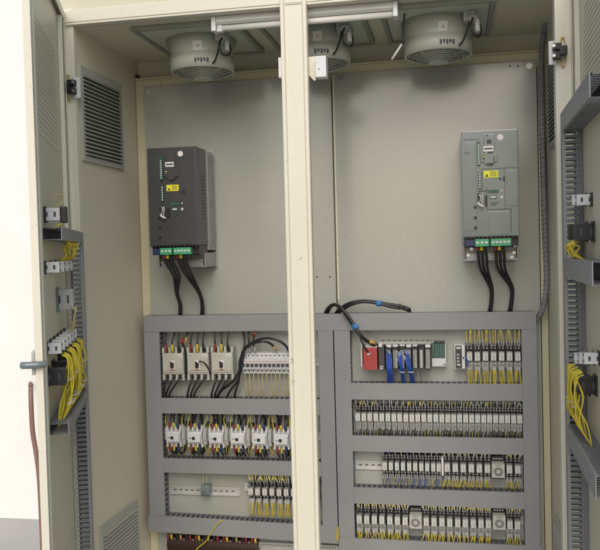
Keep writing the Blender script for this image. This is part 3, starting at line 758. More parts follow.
def bundle(label,top,bot,n,w0,w1,m,sleeve=None,r=.0017,y0=-.030,tie=True,bow=.015):
    ws=[];sl=[]
    for i in range(n):
        f=(i/(n-1)-.5) if n>1 else 0
        p0=PP(top[0]+f*w0,top[1]+RND.uniform(0,11),y0)
        p2=PP(bot[0]+f*w1,bot[1],y0+.05)
        mid=PP((top[0]+bot[0])/2+f*(w0+w1)/2*.8+RND.uniform(-.4,.4),(top[1]+bot[1])/2+4,y0-bow*RND.uniform(.3,1))
        p1=Vector((p0.x+(mid.x-p0.x)*.2,y0-bow*.5,p0.z-.012))
        ws.append(([p0,p1,mid,p2],r)); sl.append(([p0,p1],r*1.5))
    sp=[('wire',m,ws)]
    if sleeve: sp.append(('wire_sleeve',sleeve,sl))
    if tie:
        q=PP((top[0]*.35+bot[0]*.65),(top[1]*.35+bot[1]*.65),y0-bow*.5); wd=abs(w0*.35+w1*.65)*.0042/2+.002
        sp.append(('cable_tie','rlabel',[([(q.x-wd,q.y-.008,q.z+.002),(q.x,q.y-.010,q.z),(q.x+wd,q.y-.008,q.z+.001)],.0016)]))
    return wires(label,sp)
bundle('thickest bundle of blue wires on the leftmost rack module',(388.8,350),(390.8,384.5),16,5.2,6.5,'bluew',None,.0022,tie=False)
bundle('left one of the twin blue wire bundles with white sleeves',(399.5,349),(404,384.5),12,3.5,3.5,'bluew','white',.0017)
bundle('right one of the twin blue wire bundles with white sleeves',(406.5,349),(413.5,384.5),12,4.5,4,'bluew','white',.0017)
wires('single dark wire dropping from the pale grey rack module to the duct',[('wire','cable',[([PP(420,369,-.01),PP(420.5,376,-.012),PP(422,384,.01)],.0012)])],name='loose_wire')
wires('thin black jumper wires along the tops of the rack modules',[('wire','cable',[([PP(385,346,-.03),PP(390,349,-.036),PP(396,347.5,-.036),PP(402,346.5,-.038),PP(408,348,-.036),PP(414,347,-.036),PP(419,346,-.032)],.0026),([PP(391,350,-.03),PP(394,347.5,-.04),PP(400,348.5,-.038),PP(405,347,-.036)],.0022)])])
# green board module
t=thing('interface_board','open green interface board with white terminals right of the rack','interface board',(0,0,0))
a=MB(); BX(a,431.4,446.5,342,367,.030,PY-.004); obj('board_tray',a,'white',t,.001)
a=MB(); BX(a,431.8,445,343,357.5,.022,.0298); obj('circuit_board',a,'pcb',t)
a=MB()
for j in range(5): BX(a,432.6+j*2.5,433.8+j*2.5,344,356.8,.016,.0218)
obj('board_parts',a,'mgrey',t,.0004)
a=MB(); BX(a,431.8,446.2,358.5,366.4,.018,.0298); obj('terminal_cover',a,'white',t,.0008)
a=MB(); BX(a,433.5,445,341.2,342.6,.014,.0295); q=PP(444.6,364.5,.017); a.cyl((q.x,.015,q.z),(q.x,.018,q.z),.003,10); obj('edge_marks',a,'ink',t)
# small twin breaker in white frame
t=thing('surge_protector','small black and white protector block left of the yellow-wired relays','protector',(0,0,0))
a=MB(); BX(a,454.2,465.5,344.5,369.3,.018,PY-.002); obj('frame_plate',a,'white',t,.001)
a=MB(); BX(a,455.3,461.4,346,368.2,-.004,.0178); obj('protector_body',a,'dgrey',t,.001)
a=MB(); BX(a,461.8,465,345.3,368.6,-.008,.0178); obj('white_block',a,'white',t,.001)
a=MB()
for j in range(4): BX(a,457,460.6,354+j*3.3,355.6+j*3.3,-.0055,-.0042)
BX(a,456.2,460.6,347,349,-.0055,-.0042); obj('marks',a,'rlabel',t)
a=MB(); BX(a,459,460.9,351.5,364,-.0075,-.0056); BX(a,462.6,464,357,359,-.0095,-.0082); obj('toggle',a,'ink',t)
wires('blue wire end beside the small protector block',[('wire','bluew',[([PP(465.5,357,-.01),PP(467,360,-.015),PP(467.2,366,-.01)],.003)])],name='loose_wire')
# big black cables in the middle
wires('taped black cable arching from the top duct down to the red unit',[('cable','cable',[
  ([PP(325,314,.03),PP(328,308,.0),PP(334,304.5,-.012),PP(341,308,-.022),PP(348,318,-.028),PP(355,328,-.035),PP(361,336,-.04),PP(368,342,-.03),PP(377,345,-.01)],.0062),
  ([PP(327,314,.03),PP(331,306.5,.0),PP(338,305.5,-.018),PP(345,312,-.03),PP(352,322,-.036),PP(360,334.5,-.044),PP(370,343,-.03),PP(376,346,-.01)],.0062),
  ([PP(353,323,-.03),PP(358,333,-.045),PP(363,344,-.048),PP(368.4,353,-.042)],.0036)]),
  ('tape','tape',[([PP(353.3,324.5,-.032),PP(356.8,329.2,-.036)],.0125)]),
  ('cable_sleeve','tan',[([PP(369,341.2,-.032),PP(376,343.4,-.018)],.0085)])])
wires('taped pair of black cables lying along the top duct',[('cable','cable',[
  ([PP(335,314,.03),PP(341,308,.01),PP(350,303,.0),PP(362,301,.0),PP(375,302,.0),PP(390,304.5,.0),PP(402,306.5,.0),PP(411,310,.01)],.0060),
  ([PP(337,314,.03),PP(343,309.5,.0),PP(352,304.5,-.01),PP(364,301.8,-.01),PP(378,303.5,-.01),PP(392,307,-.008),PP(404,308.5,.0),PP(410,311,.01)],.0060),
  ]),('tape','tape',[([PP(376.2,303.2,-.005),PP(381.5,303.9,-.005)],.0120)]),('cable_lug','screw',[([PP(409.5,310,.01),PP(413.5,309,.006)],.0035)]),('cable_tie','black',[([PP(399,306.6,-.004),PP(400,306.8,-.004)],.0125)]),('end_tape','black',[([PP(404,308,-.001),PP(410.5,310.8,.009)],.0085)])])
# ------------------------------------------------------------------ drives
def make_drive(cm,side):
    t=thing('frequency_drive','d','drive'); W=.0975; zt_=.405; zb_=.035-.005; D=-.235
    # local: x centre, y=0 plate, z absolute
    a=MB(); a.box(-W,W,-.110,-.0005,zb_-.02,zt_-.006)
    a.box(-W-.004,W+.004,-.006,-.0004,-.066,zt_+.014)       # back plate
    hs=obj('heatsink',a,'alu',t,.0015)
    for k in range(7):
        for s_ in(1,-1): obj('cooling_fin',MB().box(min(s_*(W-.0005),s_*(W+.003)),max(s_*(W-.0005),s_*(W+.003)),-.100+k*.013,-.094+k*.013,.0+zb_,zt_-.012),'alu',hs)
    a=MB(); a.box(-W,W,D,-.1105,zb_,zt_); cv=obj('front_cover',a,cm,t,.003)
    a=MB()   # side vent slots
    for sx in(-1,1):
        for j in range(13):
            z=.13+j*.0135; a.hull([(sx*(W-.001),-.180,z),(sx*(W-.001),-.135,z+.004),(sx*(W-.001),-.135,z+.009),(sx*(W-.001),-.180,z+.005)],[(sx*(W+.0006),-.180,z),(sx*(W+.0006),-.135,z+.004),(sx*(W+.0006),-.135,z+.009),(sx*(W+.0006),-.180,z+.005)])
    obj('vent_slot',a,'ink',cv)
    f=D
    # panel lines
    a=MB(); 
    a.box(-W+.006,-.036,f-.0004,f+.001,zt_-.031,zt_-.029)
    a.box(-.028,W-.001,f-.0004,f+.001,.268,.270)
    a.box(-.030,-.028,f-.0004,f+.001,.19,.27); a.box(.048,.0495,f-.0004,f+.001,.125,.275)
    a.box(-.012,.070,f-.0004,f+.001,.124,.1265); a.box(.068,.070,f-.0004,f+.001,.04,.1265); a.box(-.014,-.012,f-.0004,f+.001,.124,.20)
    a.box(-.045,-.010,f-.0004,f+.001,.190,.193)
    obj('cover_groove',a,'ink',cv)
    a=MB(); a.box(-W+.012,-.048,f-.0012,f+.001,zb_+.02,zt_-.04); a.box(.056,W-.006,f-.0012,f+.001,.135,.26); a.box(-.010,.064,f-.0016,f+.001,zb_+.006,.118)
    obj('cover_panel',a,cm,cv,.001)
    # keypad bay
    a=MB(); a.box(-.020,.016,f-.006,f,.285,.390); a.box(-.030,.026,f-.0058,f,.292,.322); kp=obj('keypad_bay',a,cm,cv,.0015)
    a=MB(); a.box(-.010,.006,f-.0068,f-.0058,.357,.371); a.box(-.024,-.018,f-.0066,f-.0058,.300,.318); a.box(.012,.016,f-.0066,f-.0058,.290,.310); a.box(-.010,.010,f-.0068,f-.0058,.281,.289); a.box(-.008,.010,f-.0068,f-.0058,.322,.328); a.box(-.012,-.006,f-.0066,f-.0056,.384,.389)
    obj('keypad_recess',a,'ink',kp)
    obj('white_sticker',MB().box(-.022,.012,f-.0078,f-.0066,.330,.348),'paper',kp)
    obj('sticker_print',MB().box(-.019,.009,f-.0081,f-.0077,.336,.342),'ink',kp)
    obj('quality_seal',MB().cyl((.037,f-.0016,.378),(.037,f+.001,.378),.0105,24),'paper',cv)
    obj('indicator_lamp',MB().box(-.022,-.017,f-.0072,f-.0058,.310,.314),'yel',kp)
    a=MB()
    for j in range(3): a.box(.058,.084-.006*j,f-.0014,f-.0001,.245-.006*j,.2468-.006*j) if False else a.box(.000,.030-.006*j,f-.0018,f-.0014,.150-.005*j,.1515-.005*j)
    for j in range(9): a.box(-.052,-.0485,f-.0004,f-.0001,.290+j*.0083,.2915+j*.0083)
    a.box(.030,.0303,f-.0004,f-.0001,.335,.352); a.box(.030,.045,f-.0004,f-.0001,.352,.3523); a.box(.045,.0453,f-.0004,f-.0001,.335,.352); a.box(.030,.045,f-.0004,f-.0001,.335,.3353)
    a.box(-.088,-.066,f-.0016,f-.0011,.330,.3315); a.box(-.088,-.070,f-.0016,f-.0011,.325,.3265)
    obj('cover_print',a,'ink',cv)
    # warning sticker
    ys=obj('warning_sticker',MB().box(-.022,.027,f-.0020,f-.0009,.238,.262),'yel',cv)
    a=MB(); a.prismy([(-.018,.241),(-.006,.241),(-.012,.2525)],f-.0024,f-.0019)
    for j in range(4): a.box(-.001,.024-(j%2)*.004,f-.0024,f-.0019,.243+j*.0045,.2448+j*.0045)
    obj('warning_print',a,'ink',ys)
    # control terminals (green strips, vertical)
    a=MB(); a.box(-.044,-.034,f-.010,f,.283,.365); a.box(-.041,-.033,f-.010,f,.200,.258) 
    gt=obj('control_terminal',a,'pcb',cv,.0008)
    a=MB()
    for j in range(9): a.box(-.0415,-.0355,f-.0108,f-.0098,.2865+j*.0080,.2905+j*.0080)
    for j in range(6): a.box(-.039,-.034,f-.0108,f-.0098,.203+j*.0093,.208+j*.0093)
    obj('terminal_screw',a,'rlabel',gt)
    a=MB(); a.box(-.008,.028,f-.0022,f-.0009,.184,.194); a.box(-.003,.020,f-.0024,f-.0009,.163,.175); obj('green_sticker',a,'pcb',cv)
    a=MB(); a.box(0,.017,f-.0028,f-.0023,.166,.172); a.cyl((.038,f-.002,.168),(.038,f+.001,.168),.005,12); a.cyl((.038,f-.002,.190),(.038,f+.001,.190),.003,12); obj('port_label',a,'rlabel',cv)
    a=MB(); a.box(.044,.050,f-.004,f,.225,.240); a.cyl((.034,f-.002,.232),(.034,f,.232),.004,10); a.box(-.045,-.036,f-.012,f,.145,.185); a.box(-.020,-.012,f-.010,f,.14,.175)
    obj('connector',a,'black',cv,.0006)
    a=MB(); a.tube([(-.045,f-.012,.150),(-.038,f-.018,.142),(-.025,f-.014,.135)],.004,7); a.tube([(-.040,f-.012,.180),(-.034,f-.02,.165),(-.040,f-.016,.15)],.0018,6);a.tube([(-.032,f-.012,.180),(-.028,f-.02,.165),(-.034,f-.016,.14)],.0018,6)
    obj('terminal_lead',a,'white',cv)
    a=MB()
    for z in(.135,.098,.062): a.cyl((-.054,f-.0018,z),(-.054,f+.001,z),.0062,14)
    obj('cable_plug',a,'black',cv)
    # bottom terminal bay
    a=MB(); a.box(-W+.003,W-.003,-.215,-.112,zb_-.034,zb_-.001); obj('terminal_bay',a,'black',t,.001)
    a=MB(); a.box(-.057,-.009,-.236,-.2155,zb_-.034,zb_-.008); a.box(-.003,.068,-.236,-.2155,zb_-.034,zb_-.008); g_=obj('power_terminal',a,'green',t,.001)
    a=MB(); a.box(-W+.008,-.058,-.228,-.2155,zb_-.032,zb_-.010); obj('blue_terminal',a,'blues',t,.001)
    a=MB()
    for j in range(3): a.box(-.052+j*.015,-.043+j*.015,-.2375,-.2358,zb_-.024,zb_-.016)
    for j in range(5): a.box(.001+j*.0132,.010+j*.0132,-.2375,-.2358,zb_-.024,zb_-.016)
    obj('terminal_screw',a,'rlabel',g_)
    a=MB()
    for j in range(13): x=-W+.010+j*(2*W-.02)/12; a.box(x-.004,x+.004,D-.001,-.2000,zb_-.0055,zb_-.0005)
    obj('cover_teeth',a,'black',cv)
    # cable tray under
    a=MB(); a.box(-W+.002,W-.002,-.150,-.0062,-.056,-.051); a.box(-W+.002,-W+.005,-.150,-.0062,-.051,.0); a.box(W-.005,W-.002,-.150,-.0062,-.051,.0); a.box(-W+.0055,W-.0055,-.128,-.124,-.0505,-.006)
    a.box(-W+.012,W-.012,-.150,-.147,-.051,-.028)
    tr_=obj('gland_tray',a,'alu',t,.001)
    a=MB()
    for x,z in((-.080,-.035),(-.068,-.012),(.082,-.030),(.074,-.046),(.086,-.005)): a.cyl((x,-.156,z),(x,-.147,z),.006,12)
    a.cyl((-.085,-.010,zt_+.008),(-.085,-.005,zt_+.008),.006,12);a.cyl((.085,-.010,zt_+.008),(.085,-.005,zt_+.008),.006,12)
    obj('bolt',a,'screw',tr_)
    a=MB()
    for j in range(8): a.box(-.020+j*.008,-.016+j*.008,-.20,-.15,zt_-.0005,zt_+.0015)
    obj('top_vent',a,'ink',cv)
    return t
dL=make_drive('dgrey',1); dL.location=(-1.0530,PY,0); dL['label']='charcoal drive with a yellow warning sticker mounted at upper left'; 
dR=make_drive('mgrey',1); dR.location=(.1275,PY,0); dR['label']='drive at upper right with a yellow warning sticker, cover painted paler for its reflection'  # same model as the left; paler cover colour carries the daylight reflection
for dd,px,lab,pts in ((dL,0,'charcoal drive',((172,186,194,199),(170.5,184.5,174.5,177),)),(dR,0,'upper right drive',(0,0))):
    pass
def drive_cables(xc,sx,grp,label):
    ws=[];sl={}
    for k,c in zip((-1,0,1),('redw','yelw','cable')):
        x=xc+k*.0125
        ex=sx+k*.004
        ws.append(([(x,PY-.205,.0),(x,PY-.215,-.012),(x+.003+(k*.002),PY-.200,-.040),(x+.010,PY-.150,-.090),(sx+.006+k*.004,PY-.075,-.160),(sx+.008+k*.003,PY-.045,-.210),(ex,PY-.03,-.262)],.0052))
        sl[c]=[([(x,PY-.205,.003),(x,PY-.2155,-.006),(x,PY-.2145,-.018)],.0066)]
    return wires(label,[('cable','cable',ws)]+[('cable_sleeve',c,v) for c,v in sl.items() if c!='cable'],grp,name='power_cable')
drive_cables(-1.0530-.034,AX(180,316,.03),None,'left black cable bundle below the charcoal drive')
drive_cables(-1.0530+.020,AX(202,316,.03),None,'right black cable bundle below the charcoal drive')
drive_cables(.1275-.034,AX(489.5,311,.03),None,'left black cable bundle below the upper right drive')
drive_cables(.1275+.028,AX(509.5,311,.03),None,'right black cable bundle below the upper right drive')
# ------------------------------------------------------------------ spiral wrapped harness at right
t=thing('cable_harness','grey spiral wrapped harness running down the right rear edge','cable harness',(0,0,0))
pts=[PP(560,-12,-.10),PP(553,8,-.06),PP(546,25,-.03),PP(542,48,.0),PP(541,90,.02),PP(542.5,150,.02),PP(544.5,220,.02),PP(546.5,270,.015),PP(545.5,296,.01),PP(541,313,.02),PP(534,321,.03)]
a=MB().tube(pts,.0095,12,8); obj('harness_core',a,'conduit',t)
P=[Vector(p) for p in pts]; E_=[P[0]*2-P[1]]+P+[P[-1]*2-P[-2]]; Q=[]
for i in range(1,len(E_)-2):
    for k in range(8):
        u=k/8;a_,b_,c_,d_=E_[i-1:i+3]; Q.append(.5*((2*b_)+(c_-a_)*u+(2*a_-5*b_+4*c_-d_)*u*u+(3*b_-a_-3*c_+d_)*u**3))
L=[0]
for i in range(1,len(Q)): L.append(L[-1]+(Q[i]-Q[i-1]).length)
sp=[]; n=int(L[-1]/.0022)
j=0
for i in range(n):
    s_=L[-1]*i/n
    while L[j+1]<s_: j+=1
    f_=(s_-L[j])/(L[j+1]-L[j]); p=Q[j].lerp(Q[j+1],f_); d=(Q[j+1]-Q[j]).normalized(); a_=d.cross(Vector((0,1,0))).normalized(); b_=d.cross(a_)
    an=s_/.0175*2*math.pi; sp.append(p+(a_*math.cos(an)+b_*math.sin(an))*.0102)
obj('spiral_wrap',MB().tube(sp,.0020,5,1),'conduit',t)

# ------------------------------------------------------------------ roof fans
def make_fan():
    t=thing('roof_fan','f','fan')        # origin on ceiling at fan axis
    a=MB(); a.box(-.172,.172,-.200,.200,-.012,-.0005); obj('flange_plate',a,'fan',t,.002)
    a=MB()
    for s in(-1,1): a.box(s*.181-.008,s*.181+.008,-.218,.218,-.0165,-.0006); a.box(-.1725,.1725,s*.209-.0080,s*.209+.0080,-.0165,-.0006)
    obj('gasket_frame',a,'fandark',t)
    n=48;zb_=-.128
    a=MB(); 
    vs=[]
    for i in range(n):
        th=2*math.pi*i/n
        for r_,z_ in((.104,-.104),(.110,-.104),(.110,-.078),(.131,-.0125),(.126,-.0125),(.105,-.078)): vs.append((r_*math.cos(th),r_*math.sin(th),z_))
    a.add(vs,[(6*i+k,6*i+(k+1)%6,6*((i+1)%n)+(k+1)%6,6*((i+1)%n)+k) for i in range(n) for k in range(6)],True)
    a.ring((0,0,-.080),.109,.1125,.004,n); obj('housing',a,'fan',t)
    a=MB(); a.ring((0,0,zb_),.112,.1185,.052,n); a.ring((0,0,zb_-.001),.1105,.1175,.0025,n); a.ring((0,0,zb_+.050),.109,.1175,.004,n); obj('fan_ring',a,'fan',t)
    a=MB()
    dome=lambda r: zb_-.026*(1-(r/.111)**2)
    for r in [.036+.0098*i for i in range(8)]: a.ring((0,0,dome(r)),r,r+.0024,.0040,n)
    for k in range(8):
        th=2*math.pi*k/8+.2; c,s=math.cos(th),math.sin(th)
        a.hull([(c*.03-s*.002,s*.03+c*.002,dome(.03)),(c*.03+s*.002,s*.03-c*.002,dome(.03)),(c*.109+s*.0015,s*.109-c*.0015,zb_),(c*.109-s*.0015,s*.109+c*.0015,zb_)],
               [(c*.03-s*.002,s*.03+c*.002,dome(.03)+.006),(c*.03+s*.002,s*.03-c*.002,dome(.03)+.006),(c*.109+s*.0015,s*.109-c*.0015,zb_+.006),(c*.109-s*.0015,s*.109+c*.0015,zb_+.006)])
    gr=obj('grille',a,'fan',t)
    obj('grille_hub',MB().cyl((0,0,dome(.03)-.001),(0,0,dome(.03)+.006),.034,28),'fan',gr,.001)
    a=MB().cyl((0,0,zb_+.012),(0,0,-.03),.040,24)
    for k in range(6):
        th=2*math.pi*k/6; c,s=math.cos(th),math.sin(th); d=.030
        a.hull([(c*.038,s*.038,-.09),(c*.100,s*.100,-.095),(c*.098-s*d,s*.098+c*d,-.070),(c*.036-s*.012,s*.036+c*.012,-.068)],[(c*.038,s*.038,-.088),(c*.100,s*.100,-.093),(c*.098-s*d,s*.098+c*d,-.068),(c*.036-s*.012,s*.036+c*.012,-.066)])
    obj('impeller',a,'black',t)
    obj('shade_lining',MB().ring((0,0,-.104),.1005,.1038,.09,n).cyl((0,0,-.045),(0,0,-.040),.100,n),'black',t)  # black ring and disc put the shade inside the housing into colour
    def curved(th0,th1,z0,z1,r,r1=None):
        r1=r1 or r
        m=MB(); N=6; lo=[];hi=[]
        for i in range(N+1):
            th=th0+(th1-th0)*i/N; lo.append((r*math.sin(th),-r*math.cos(th)))
        for i in range(N,-1,-1):
            th=th0+(th1-th0)*i/N; lo.append(((r-.002)*math.sin(th),-(r-.002)*math.cos(th)))
        k_=r1/r; m.hull([(x,y,z0) for x,y in lo],[(x*k_,y*k_,z1) for x,y in lo]); return m
    obj('rating_label',curved(R(2),R(17),-.072,-.040,.1130,.1235),'paper',t)
    obj('label_print',curved(R(7),R(13),-.062,-.052,.1166,.1199),'pink',t)
    obj('name_plate',curved(R(2),R(30),-.118,-.096,.1195),'vent',t)
    a=MB()
    for j in range(5): 
        m=curved(R(4+j*5.2),R(7.5+j*5.2),-.116+.004*(j%2),-.100,.1199); a.add(m.v,m.f)
    obj('plate_print',a,'ink',t)
    # terminal gland
    a=MB(); a.box(.088,.128,-.122,-.070,-.045,-.0125); a.cyl((.100,-.110,-.030),(.118,-.135,-.042),.012,12); a.cyl((.118,-.118,-.036),(.135,-.120,-.036),.011,12); obj('terminal_gland',a,'lgrey',t,.0015)
    obj('gland_connector',MB().cyl((.132,-.122,-.045),(.134,-.124,-.085),.0085,12),'white',t)
    a=MB(); a.tube([(.118,-.136,-.042),(.112,-.150,-.070),(.120,-.148,-.100),(.136,-.135,-.105),(.146,-.125,-.085),(.140,-.12,-.06)],.0032,7); a.tube([(.108,-.124,-.040),(.100,-.120,-.075),(.085,-.110,-.108),(.072,-.104,-.122)],.0035,7); obj('fan_lead',a,'cable',t)
    return t
fn=make_fan(); fn['group']='roof fans'
for i,(X,lab) in enumerate(((-.912,'grey-green round roof fan in the left cabinet bay'),(-.475,'grey-green round roof fan partly hidden by the centre post'),(-.044,'grey-green round roof fan in the right cabinet bay'))):
    if i==0: fn.location=(X,-.195,ZC); fn['label']=lab
    else: dup(fn,(X,-.195,ZC),lab)
# ------------------------------------------------------------------ batten lamp
t=thing('batten_lamp','unlit white tube lamp fixed under the roof behind the front beam','lamp',(0,0,0))
x0,x1=AX(213,24,-.43),AX(398,8,-.43); yl=-.428
a=MB().prism([(yl-.020,ZC-.0005),(yl-.024,ZC-.020),(yl-.014,ZC-.027),(yl+.014,ZC-.027),(yl+.020,ZC-.020),(yl+.020,ZC-.0005)],x0+.016,x1-.016); obj('lamp_housing',a,'lampbody',t,.001)
a=MB(); a.box(x0,x0+.0155,yl-.026,yl+.024,ZC-.050,ZC-.0006); a.box(x1-.0155,x1,yl-.026,yl+.024,ZC-.050,ZC-.0006); a.box(x0+.016,x0+.034,yl-.012,yl+.012,ZC-.050,ZC-.0275); obj('lamp_holder',a,'white',t,.002)
a=MB().cyl((x0+.034,yl-.004,ZC-.038),(x1-.016,yl-.004,ZC-.038),.0105,16); obj('lamp_tube',a,'tube',t)
# limit switch at post, hanging probe
t=thing('door_switch','white door switch on a bracket right of the centre post near the top','switch',(0,0,0))
a=MB(); BX(a,315,326.3,56,76.5,FY-.030,FY+.01); obj('switch_body',a,'white',t,.002)
a=MB(); p=at(306,57,FY+.012);q=at(316,82,FY+.012)
a.prismy([(p.x,p.z),(q.x,p.z),(q.x,q.z+.006),(q.x-.006,q.z+.004),(p.x,q.z+.035)],FY+.0105,FY+.0135); obj('switch_bracket',a,'cream',t)
a=MB(); p=at(320.5,71,FY); a.cyl((p.x,FY-.0315,p.z),(p.x,FY-.0298,p.z),.002,8); obj('switch_screw',a,'ink',t)
t=wires('black hanging lead with a white tip in front of the right roof fan',[('cable','cable',[([PP(410,-14,-.34),PP(405,10,-.34),PP(403.6,27,-.34),PP(402,44,-.34)],.0030)]),('probe_tip','white',[([PP(401.8,44,-.34),PP(391.8,59.5,-.34)],.0042)])],name='hanging_lead',cat='lead')
# ceiling bolt
q=at(104,48,-.2)
b=ray(104,48); k=(ZC-CAM.z)/b.z; q=CAM+b*k
obj('bolt',MB().cyl((q.x,q.y,ZC-.010),(q.x,q.y,ZC-.0003),.010,6),'conduit',cab)

# ------------------------------------------------------------------ things on the doors
def dpos(loc,th,x,y,z): return loc+Matrix.Rotation(th,3,'Z')@Vector((x,y,z))
def make_switchblock(cm,depth=.05,w=.03,h=.036,mats=('black','white')):
    t=thing('push_button_block','p','switch')
    obj('flange',MB().box(-w*.55,w*.55,-.006,-.0005,-h*.62,h*.62),mats[0],t,.001)
    obj('contact_block',MB().box(-w*.45,w*.45,-depth,-.0062,-h*.5,h*.5),mats[1],t,.0015)
    s=MB()
    for k in(-.25,.25):
        s.cyl((k*w,-depth-.001,h*.3),(k*w,-depth+.002,h*.3),.003,8); s.cyl((k*w,-depth-.001,-h*.3),(k*w,-depth+.002,-h*.3),.003,8)
        s.box(w*.44,w*.46,-depth*(.5+k),-depth*(.5+k)+.006,-h*.2,h*.2); s.box(-w*.46,-w*.44,-depth*(.5+k),-depth*(.5+k)+.006,-h*.2,h*.2)
    obj('terminal_screw',s,'ink',t)
    return t
def put(t,loc,th,s,z,lab,grp=None,first=False,sg=-1):
    p=dpos(loc,th,sg*s,0,z)
    if first: t.location=p; t.rotation_euler=(0,0,th); t['label']=lab; o=t
    else: o=dup(t,p,lab,rz=th)
    if grp: o['group']=grp
    return o
# top selector with black end cap
sw=make_switchblock('w',.044,.036,.036)
z=dz(214.5,.54,HL,thL,.03)
put(sw,HL,thL,.54,z,'white switch block with black end cap above the upper left door duct',None,True)
cap=MB().box(-.020,.020,-.062,-.0445,-.024,.022); obj('end_cap',cap,'black',sw,.003)
bt=make_switchblock('w',.042,.030,.030); f1=True
G='white contact blocks below the upper left door duct'
for i,s in enumerate((.58,.47,.36,.26)):
    z=dz(267,.55,HL,thL,.03)
    put(bt,HL,thL,s,z,f'white contact block below the upper left door duct, {ORD[4-i]} from the hinge side',G,f1); f1=False
z=dz(299,.33,HL,thL,.03)
gsw=make_switchblock('g',.050,.050,.062,('mgrey','lgrey')); put(gsw,HL,thL,.33,z,'grey meter back midway down the left door',None,True)
G='white contact blocks above the black ones on the left door'
for i,s in enumerate((.60,.52,.44,.36,.28,.20)):
    z=dz(342,.45,HL,thL,.03)
    put(bt,HL,thL,s,z,f'white contact block in the long left door row, {ORD[6-i]} from the hinge side',G)
blk=make_switchblock('b',.052,.040,.046,('black','black')); f1=True
for i,s in enumerate((.61,.49,.35,.23)):
    z=dz(368+(0,-1,-4,-7)[i],.45,HL,thL,.03)
    put(blk,HL,thL,s,z,f'black contact block on the left door, {ORD[4-i]} from the hinge side','black contact blocks on the left door',f1); f1=False
# yellow harness on the left door
def door_wires(loc,th,sg,s0,s1,z0,z1,n,lab,y0=.045,m='yelw',r=.0020,bulge=.02,ties=2):
    ws=[];tie=[]
    for i in range(n):
        s=s0+(s1-s0)*(i+.5)/n+J(.01); e=s+J(.03)
        ws.append(([ (sg*s,-y0+.006,z0+J(.004)),(sg*s,-y0-.010,z0-.012),(sg*(s*.6+e*.4)+J(.006),-y0-bulge*RND.uniform(-.4,1),z0*.65+z1*.35),(sg*(s*.3+e*.7)+J(.006),-y0-bulge*RND.uniform(-.6,.7),z0*.3+z1*.7),(sg*e,-y0+.02,z1)],r))
    for k in range(ties):
        zz=z0+(z1-z0)*(k+1)/(ties+1)
        for q in range(3):
            s=s0+(s1-s0)*(q+.5)/3; tie.append(([(sg*(s-.02),-y0-.006,zz+J(.004)),(sg*s,-y0-.022,zz),(sg*(s+.02),-y0-.006,zz+J(.004))],.0016))
    return wires(lab,[('wire',m,ws)]+([('cable_tie','rlabel',tie)] if ties else []),loc=loc,rz=th)
z1_=dz(350,.45,HL,thL,.03)
for k,(a,b,n_) in enumerate(((.52,.59,11),(.39,.46,12),(.26,.33,11),(.14,.21,10))):
    nm=['nearest the door edge','beside the black contact blocks','right of the middle black blocks','next to the hinge side duct'][k]
    door_wires(HL,thL,-1,a,b,z1_,zB-.02,n_,f'hanging yellow wires on the left door, bundle {nm}',y0=.044,r=.0023,bulge=.024)
zt1=dz(275,.45,HL,thL,.03)
door_wires(HL,thL,-1,.2,.5,zA2+.004,dz(262,.45,HL,thL,.04),14,'short yellow wires under the upper left door duct',ties=0)
door_wires(HL,thL,-1,.52,.56,dz(222,.54,HL,thL,.03)+.02,zA+.0,3,'yellow wires from the top white switch block',ties=0,bulge=.01)
door_wires(HL,thL,-1,.30,.36,dz(306,.33,HL,thL,.03),dz(336,.33,HL,thL,.03),4,'pale wires below the grey meter back',ties=0,bulge=.008,m='palew')
wires('pale twisted wires rising above the top white switch block',[('wire','palew',[([(-.54,-.035,0),(-.52,-.05,.02),(-.53,-.045,.035),(-.55,-.03,.03)],.0022),([(-.53,-.03,0),(-.52,-.04,.03),(-.53,-.05,.05)],.0018)])],loc=dpos(HL,thL,0,0,dz(207,.54,HL,thL,.03)),rz=thL)
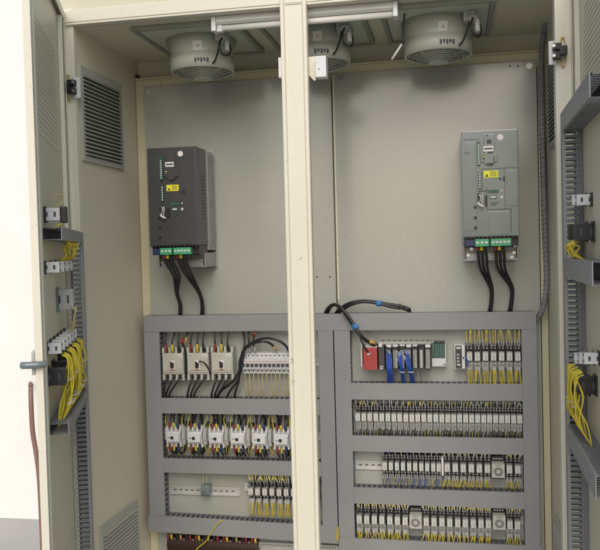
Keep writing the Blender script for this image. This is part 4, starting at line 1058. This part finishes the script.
# right door
f=True
for i,(py,s) in enumerate(((200,.17),(200,.27),(358,.17),(358,.27),(358,.37))):
    z=dz(py,s,HR,thR,.03)
    put(bt,HR,thR,s,z,'white contact block on the right door, '+['upper pair, nearer the hinge','upper pair, farther from the hinge','lower row, first from the hinge','lower row, second from the hinge','lower row, third from the hinge'][i],'white contact blocks on the right door',sg=1)
for i,(py,s) in enumerate(((232,.17),(232,.30),(385,.17),(385,.30))):
    z=dz(py,s,HR,thR,.03)
    put(blk,HR,thR,s,z,'black contact block on the right door, '+['upper one nearer the hinge','upper one farther from the hinge','lower one nearer the hinge','lower one farther from the hinge'][i],'black contact blocks on the right door',sg=1)
door_wires(HR,thR,1,.15,.30,dz(240,.2,HR,thR,.03),-.048,10,'hanging yellow wires between the upper and middle right door ducts',ties=0)
door_wires(HR,thR,1,.13,.35,dz(366,.2,HR,thR,.03),zD,18,'hanging yellow wires above the lower right door duct',ties=1)
# little label strip on right duct
p=dpos(HR,thR,.069,-.03,dz(353,.069,HR,thR,.03))
# pipe & post outside at left
t=thing('pipe','thin brown pipe leaving the wall and bending down outside the left door','pipe',(0,0,0))
obj('pipe_run',MB().tube([PP(30,383,1.40),PP(30.5,384,.1),PP(30.8,388,-.06),PP(31,400,-.1),PP(32.5,430,-.1),PP(36,452,-.1),PP(39,475,-.1),PP(41,510,-.1),PP(43,560,-.1),PP(45,640,-.1)],.010,10),'copper',t)

# ------------------------------------------------------------------ world and light
w=bpy.data.worlds.new('World'); sc.world=w; w.use_nodes=True; nt=w.node_tree
bg=nt.nodes['Background']; sky=nt.nodes.new('ShaderNodeTexSky'); sky.sky_type='NISHITA'; sky.sun_disc=False
SE,SA=R(38),R(172)       # elevation, azimuth of the light (from +Y clockwise)
sky.sun_elevation=SE; sky.sun_rotation=SA; sky.air_density=1.0; sky.dust_density=3.0; sky.ozone_density=.5
nt.links.new(sky.outputs[0],bg.inputs['Color']); bg.inputs['Strength'].default_value=.15
ld=bpy.data.lights.new('sun','SUN'); ld.energy=1.5; ld.angle=R(50); ld.color=(1,.995,.965)
lo=bpy.data.objects.new('sun',ld); COL.objects.link(lo)
dirv=Vector((math.sin(SA)*math.cos(SE),math.cos(SA)*math.cos(SE),math.sin(SE)))
lo.rotation_euler=dirv.to_track_quat('Z','Y').to_euler()
sc.view_settings.view_transform='Standard'; sc.view_settings.look='None'; sc.view_settings.exposure=-0.06; sc.view_settings.gamma=1
sc.render.resolution_x=1024; sc.render.resolution_y=939
sc.render.engine='CYCLES'
